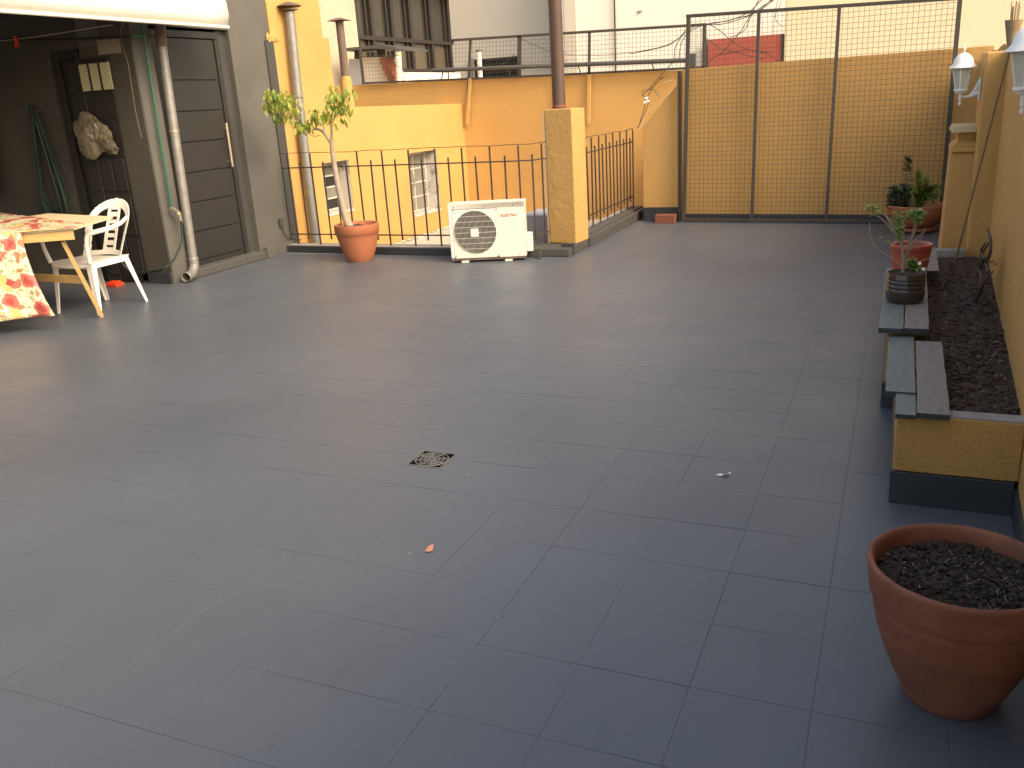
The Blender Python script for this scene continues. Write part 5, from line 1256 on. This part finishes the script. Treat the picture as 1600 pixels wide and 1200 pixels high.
bm = nb(); bilin(P[0], P[1], P[2], P[3], bm, .055, .0019); obj('wire_mesh', bm, 'mesh', t, kind='stuff')
t = thing('small_mesh_panel', 'small framed mesh panel in front of the neighbour barbecue chimney', 'mesh panel')
P = [(-7.816,10.800,2.254),(-7.102,10.800,2.222),(-7.819,10.800,1.862),(-7.120,10.800,1.848)]
bm = nb(); bilin(P[0], P[1], P[2], P[3], bm, .055, .0019); obj('wire_mesh', bm, 'mesh', t, kind='stuff')
bm = nb(); add_bar(bm, (-7.825,10.800,2.368), P[2], .035); add_bar(bm, P[0], P[1], .012); obj('frame', bm, 'mesh', t)
t = thing('horizontal_pipe', 'long dark grey horizontal pipe with brackets along the back wall fence', 'pipe')
bm = nb(); add_tube(bm, [(-6.515,10.700,1.959),(-6.254,10.700,1.951),(-4.706,10.700,1.901),(-2.650,10.700,1.837)], .030, 12); obj('pipe', bm, 'bluegrey' if False else 'kerb', t, smooth=True)
for P in ([(-4.199,10.720,1.876),(-4.164,10.720,1.779)], [(-3.132,10.720,1.846),(-3.097,10.720,1.744)], [(-6.351,10.720,1.948),(-6.385,10.720,1.822)], [(-6.265,10.720,1.942),(-6.266,10.720,1.814)], [(-5.287,10.720,1.923),(-5.253,10.720,1.814)]):
    bm = nb(); add_bar(bm, P[0], P[1], .02, .012); obj('bracket', bm, 'mesh', t)
# meter box / hinges by the mesh post
bm = nb(); P = Vector((-2.347,9.600,1.829)); add_box(bm, (P.x-.03, P.y-.03, P.z-.12), (P.x+.06, P.y+.03, P.z+.05)); tag(obj('cable_box', bm, 'kerb', bevel=.01), 'small grey cable box beside the top of the tall mesh post', 'junction box')

# cables
def cables(name, label, paths, r, m):
    bm = nb()
    for P in paths: add_tube(bm, P, r, 6, 6)
    return tag(obj(name, bm, m, smooth=True), label, 'cable')
cables('cable_bundle', 'bundle of thin black cables sweeping down to the top of the tall mesh post', [
    [(-1.154,8.900,2.453),(-1.319,8.900,2.320),(-1.488,8.900,2.224),(-1.731,8.900,2.179),(-1.995,8.900,2.148),(-2.214,8.900,2.138),(-2.332,8.900,2.038),(-2.497,8.900,1.954),(-2.920,8.900,1.900)],
    [(-1.208,8.900,2.458),(-1.366,8.900,2.305),(-1.556,8.900,2.197),(-1.873,8.900,2.137),(-2.068,8.900,2.154),(-2.199,8.900,2.124),(-2.302,8.900,2.050),(-2.384,8.900,1.924),(-2.407,8.900,1.786),(-2.537,8.900,1.653),(-2.708,8.900,1.485),(-2.786,8.900,1.416)],
    [(-1.329,8.950,2.442),(-1.463,8.950,2.324),(-1.579,8.950,2.235),(-1.775,8.950,2.172),(-1.991,8.950,2.163),(-2.173,8.950,2.117),(-2.298,8.950,2.024),(-2.343,8.950,1.888),(-2.343,8.950,1.804)],
    [(-1.218,9.000,2.402),(-1.516,9.000,2.233),(-1.604,9.000,2.073),(-1.709,9.000,2.013),(-1.781,9.000,1.999)], [(-1.410,8.900,2.426),(-1.556,8.900,2.177),(-1.658,8.900,2.026),(-1.833,8.900,1.849),(-1.962,8.900,1.776),(-2.013,8.900,1.724)], [(-1.995,8.900,2.148),(-1.872,8.900,2.070),(-1.727,8.900,1.944),(-1.584,8.900,1.858),(-1.407,8.900,1.818),(-1.289,8.900,1.796)],
    [(-2.023,8.900,2.000),(-1.870,8.900,1.886),(-1.725,8.900,1.842),(-1.547,8.900,1.781),(-1.370,8.900,1.735)], [(-1.868,8.900,1.811),(-1.690,8.900,1.839),(-1.513,8.900,1.840),(-1.337,8.900,1.780),(-1.209,8.900,1.690)]], .0048, 'cable_black')
cables('loose_cable', 'thin dark cable hanging over the white wall right of the red panel', [[(-1.279,9.500,2.446),(-1.303,9.500,2.311),(-1.343,9.500,2.232),(-1.326,9.500,2.148),(-1.252,9.500,2.086)], [(-1.307,9.500,2.448),(-1.345,9.500,2.281),(-1.361,9.500,2.109),(-1.365,9.500,2.005)]], .003, 'cable_black')
t = thing('wall_cable_tangle', 'tangle of dark and pale cables with white clips above the end of the side railing', 'cable')
bm = nb()
for P in ([(-2.378,8.400,1.622),(-2.488,8.400,1.547),(-2.548,8.400,1.468),(-2.601,8.400,1.381),(-2.640,8.400,1.243),(-2.703,8.400,1.069)], [(-2.415,8.400,1.611),(-2.511,8.400,1.521),(-2.578,8.400,1.476),(-2.645,8.400,1.473),(-2.638,8.400,1.418),(-2.586,8.400,1.401),(-2.571,8.400,1.358),(-2.633,8.400,1.208),(-2.710,8.400,1.070)], [(-2.572,8.380,1.483),(-2.506,8.380,1.473),(-2.448,8.380,1.401)]): add_tube(bm, P, .004, 6, 5)
obj('dark_cable', bm, 'cable_black', t, smooth=True)
bm = nb()
for P in ([(-2.210,8.390,1.550),(-2.303,8.390,1.570),(-2.398,8.390,1.548)], [(-2.216,8.420,1.544),(-2.347,8.420,1.415),(-2.495,8.420,1.305),(-2.623,8.420,1.206),(-2.662,8.420,1.102),(-2.708,8.420,1.061)]): add_tube(bm, P, .0035, 6, 4)
obj('pale_cable', bm, 'cable_white', t, smooth=True)
for P in [(-2.590,8.360,1.395),(-2.576,8.360,1.360),(-2.606,8.360,1.347)]: 
    bm = nb(); add_box(bm, (P[0]-.018, P[1]-.01, P[2]-.012), (P[0]+.018, P[1]+.01, P[2]+.012)); obj('clip', bm, 'paper', t, bevel=.004)
cables('far_cable', 'thin dark cable sagging across the far walls behind the low fence', [[(-5.165,11.000,2.318),(-5.006,11.000,2.235),(-4.888,11.000,2.182),(-4.711,11.000,2.107),(-4.318,11.000,2.027),(-3.742,11.000,1.994),(-3.093,11.000,2.040),(-2.805,11.000,2.134)]], .004, 'cable_black')
cables('diagonal_cable', 'thin pale cable running diagonally over the dark louvre opening behind the low fence', [[(-5.694,10.900,1.851),(-5.476,10.900,1.964),(-5.228,10.900,2.107)], [(-7.264,10.900,2.103),(-7.032,10.900,1.918),(-6.869,10.900,1.842)]], .004, 'kerb')

# ------------------------------------------------------------------ background buildings
t = thing('neighbour_chimney', 'low plastered barbecue chimney with slab roof and red brick edge beyond the back wall', 'chimney')
bm = nb(); P = [(-8.558,11.600,2.280),(-8.616,11.600,1.854),(-8.362,11.600,1.839),(-8.307,11.600,2.263)]; add_prism(bm, [(p[0], p[2]) for p in P], 11.6, 12.2, 'y'); obj('left_block', bm, 'bluegrey', t)
bm = nb(); P = [(-8.362,11.620,1.838),(-8.305,11.620,2.283),(-7.921,11.620,2.266),(-7.766,11.620,1.803)]; add_prism(bm, [(p[0], p[2]) for p in P], 11.62, 12.15, 'y'); obj('plastered_body', bm, 'grey_wall', t)
P = [(-7.885,11.580,2.263),(-7.847,11.580,2.170),(-7.809,11.580,2.078),(-7.771,11.580,1.985),(-7.732,11.580,1.892),(-7.694,11.580,1.799)]
for a in P[:-1]:
    bm = nb(); add_box(bm, (a[0]-.02, 11.50, a[2]-.115), (a[0]+.11, 11.75, a[2]-.012)); obj('brick', bm, 'brick', t, bevel=.004)
bm = nb(); P = [(-8.591,11.500,2.402),(-8.585,11.500,2.442),(-7.792,11.500,2.442),(-7.417,11.500,2.355),(-7.420,11.500,2.326),(-7.919,11.500,2.392)]; add_prism(bm, [(p[0], p[2]) for p in P], 11.4, 12.3, 'y'); obj('slab_roof', bm, 'kerb', t)
for P in ([(-8.417,11.700,2.394),(-8.433,11.700,2.273)], [(-7.978,11.700,2.402),(-7.982,11.700,2.262)]):
    bm = nb(); add_bar(bm, P[0], P[1], .10, .10); obj('support', bm, 'frame_brown', t)
t = thing('white_vent_pipe', 'short pale vent pipe beside the brick edged chimney beyond the back wall', 'vent pipe')
bm = nb(); P = [(-7.481,11.400,2.328),(-7.513,11.400,1.830)]; add_tube(bm, P, .048, 14); obj('pipe', bm, 'white_metal', t, smooth=True)
bm = nb(); add_lathe(bm, [(.09, 0), (.1, .01), (.02, .04)], P[0], 14); obj('cap', bm, 'kerb', t)
t = thing('white_vent_pipe', 'thin pale vent pipe standing in front of the dark louvre opening', 'vent pipe')
bm = nb(); P = [(-6.557,12.500,2.277),(-6.560,12.500,1.765)]; add_tube(bm, P, .040, 12); obj('pipe', bm, 'white_metal', t, smooth=True)
bm = nb(); add_lathe(bm, [(.055, 0), (.055, .02)], P[0], 12); obj('cap', bm, 'kerb', t)

# glazed enclosure far left
GX = -9.0
t = thing('glazed_building', 'neighbour building with a tall brown framed dark glazed enclosure', 'building')
bm = nb(); add_box(bm, (-13, 12.57, -3.5), (GX-.15, 16.4, 6.5)); obj('wall', bm, 'frame_brown', t)
bm = nb(); add_box(bm, (GX-.14, 12.57, -3.5), (GX+.06, 16.6, 2.10)); obj('white_base_wall', bm, 'white_wall', t)
yb = [12.63, 13.17, 13.91, 14.63, 15.49, 16.32]
bm = nb()
for i, y in enumerate(yb): add_box(bm, (GX-.05, y-.05, 2.16), (GX+.03, y+.05, 3.60))
add_box(bm, (GX-.06, 12.58, 2.102), (GX+.05, 16.38, 2.17)); add_box(bm, (GX-.055, 12.58, 2.66), (GX+.04, 16.36, 2.73)); add_box(bm, (GX-.06, 12.58, 3.58), (GX+.045, 16.37, 3.70))
for i, y in enumerate(yb[:-1]): add_box(bm, (GX-.052, yb[i+1]-.19, 2.171), (GX+.005, yb[i+1]-.14, 3.579))
obj('window_frame', bm, 'frame_brown', t)
bm = nb(); add_box(bm, (GX-.1, 12.57, 3.71), (GX+.3, 16.45, 3.85)); obj('roof_edge', bm, 'kerb', t)
for i in range(5):
    for (z0, z1, m) in ((2.175, 2.655, 'glass_low'), (2.735, 3.575, 'glass_dark')):
        for (ya, yb_) in ((yb[i]+.055, yb[i+1]-.195), (yb[i+1]-.135, yb[i+1]-.055)):
            bm = nb(); add_box(bm, (GX-.05, ya, z0), (GX-.04, yb_, z1)); obj('window_pane', bm, m, t)
t = thing('grey_building', 'plain pale grey rendered building face with a dark louvre opening', 'building')
bm = nb(); add_box(bm, (-13, 20, -3.5), (-7.95, 26, 9)); obj('wall', bm, 'grey_wall', t)
P = [(-10.157,19.980,2.510),(-8.837,19.980,2.509),(-10.226,19.980,2.109),(-8.919,19.980,2.011)]; bm = nb(); add_prism(bm, [(P[0][0], P[0][2]), (P[1][0], P[1][2]), (P[3][0], P[3][2]-.2), (P[2][0], P[2][2]-.2)], 19.96, 19.995, 'y'); obj('louvre_opening', bm, 'black', t)
bm = nb(); add_box(bm, (P[0][0]-.06, 19.90, P[0][2]-.9), (P[0][0], 19.99, P[0][2]+.05)); obj('opening_frame', bm, 'concrete', t)
for k in range(5):
    bm = nb(); z = P[0][2]-.06-k*.10; add_bar(bm, (P[0][0]+.04, 19.93, z), (P[1][0]-.04, 19.93, z), .03, .012); obj('louvre', bm, 'frame_brown', t)
t = thing('slim_grey_strip_building', 'narrow bluish grey wall strip with a white rainwater pipe between far walls', 'building')
bm = nb(); add_box(bm, (-7.949, 20.3, -3.5), (-7.4, 26, 9)); obj('wall', bm, 'bluegrey', t)
bm = nb(); add_tube(bm, [(-7.72, 20.2, -3), (-7.72, 20.2, 9)], .05, 10); obj('rain_pipe', bm, 'white_metal', t, smooth=True)
t = thing('white_building', 'big bright white rendered wall with stains behind the fence', 'building')
bm = nb(); add_box(bm, (-7.39, 19.0, -3.5), (9.0, 25, 9)); obj('wall', bm, 'white_wall', t)
bm = nb(); add_box(bm, (-7.3, 18.97, -3.5), (-7.02, 18.999, 9)); obj('side_strip', bm, 'grey_wall', t)
bm = nb(); P = [(-6.067,18.950,3.541),(-6.090,18.950,1.904)]; add_tube(bm, [(P[0][0], 18.95, 8), P[1]], .018, 8); obj('drain_line', bm, 'frame_brown', t)
bm = nb(); P = [(-5.576,18.980,3.205),(-5.443,18.980,3.207),(-5.488,18.980,3.158),(-5.562,18.980,3.137)]; V = [bm.verts.new(p) for p in P]; bm.faces.new(V); obj('wall_chip', bm, 'concrete', t)
P = [(-3.949,18.900,2.471),(-2.391,18.900,2.465),(-2.370,18.900,1.860),(-3.942,18.900,1.806)]
t = thing('wall_shutter', 'faded red shutter panel on the white wall seen through the mesh', 'shutter')
bm = nb(); add_prism(bm, [(P[0][0], P[0][2]), (P[1][0], P[1][2]), (P[2][0], P[2][2]-.3), (P[3][0], P[3][2]-.3)], 18.85, 18.95, 'y'); obj('shutter_panel', bm, 'redcloth', t)
bm = nb(); add_bar(bm, (P[0][0]-.04, 18.86, P[0][2]), (P[3][0]-.04, 18.86, P[3][2]-.3), .07, .05); add_bar(bm, (P[1][0]+.03, 18.86, P[1][2]), (P[2][0]+.03, 18.86, P[2][2]-.3), .07, .05); obj('edge', bm, 'frame_brown', t)
t = thing('cream_building', 'tall plain cream rendered wall rising behind the right half of the far wall', 'building')
bm = nb(); add_box(bm, (-1.765, 14.0, -3.5), (7, 15.6, 3.9)); obj('wall', bm, 'cream_wall', t, bevel=.02)

SC.render.film_transparent = False
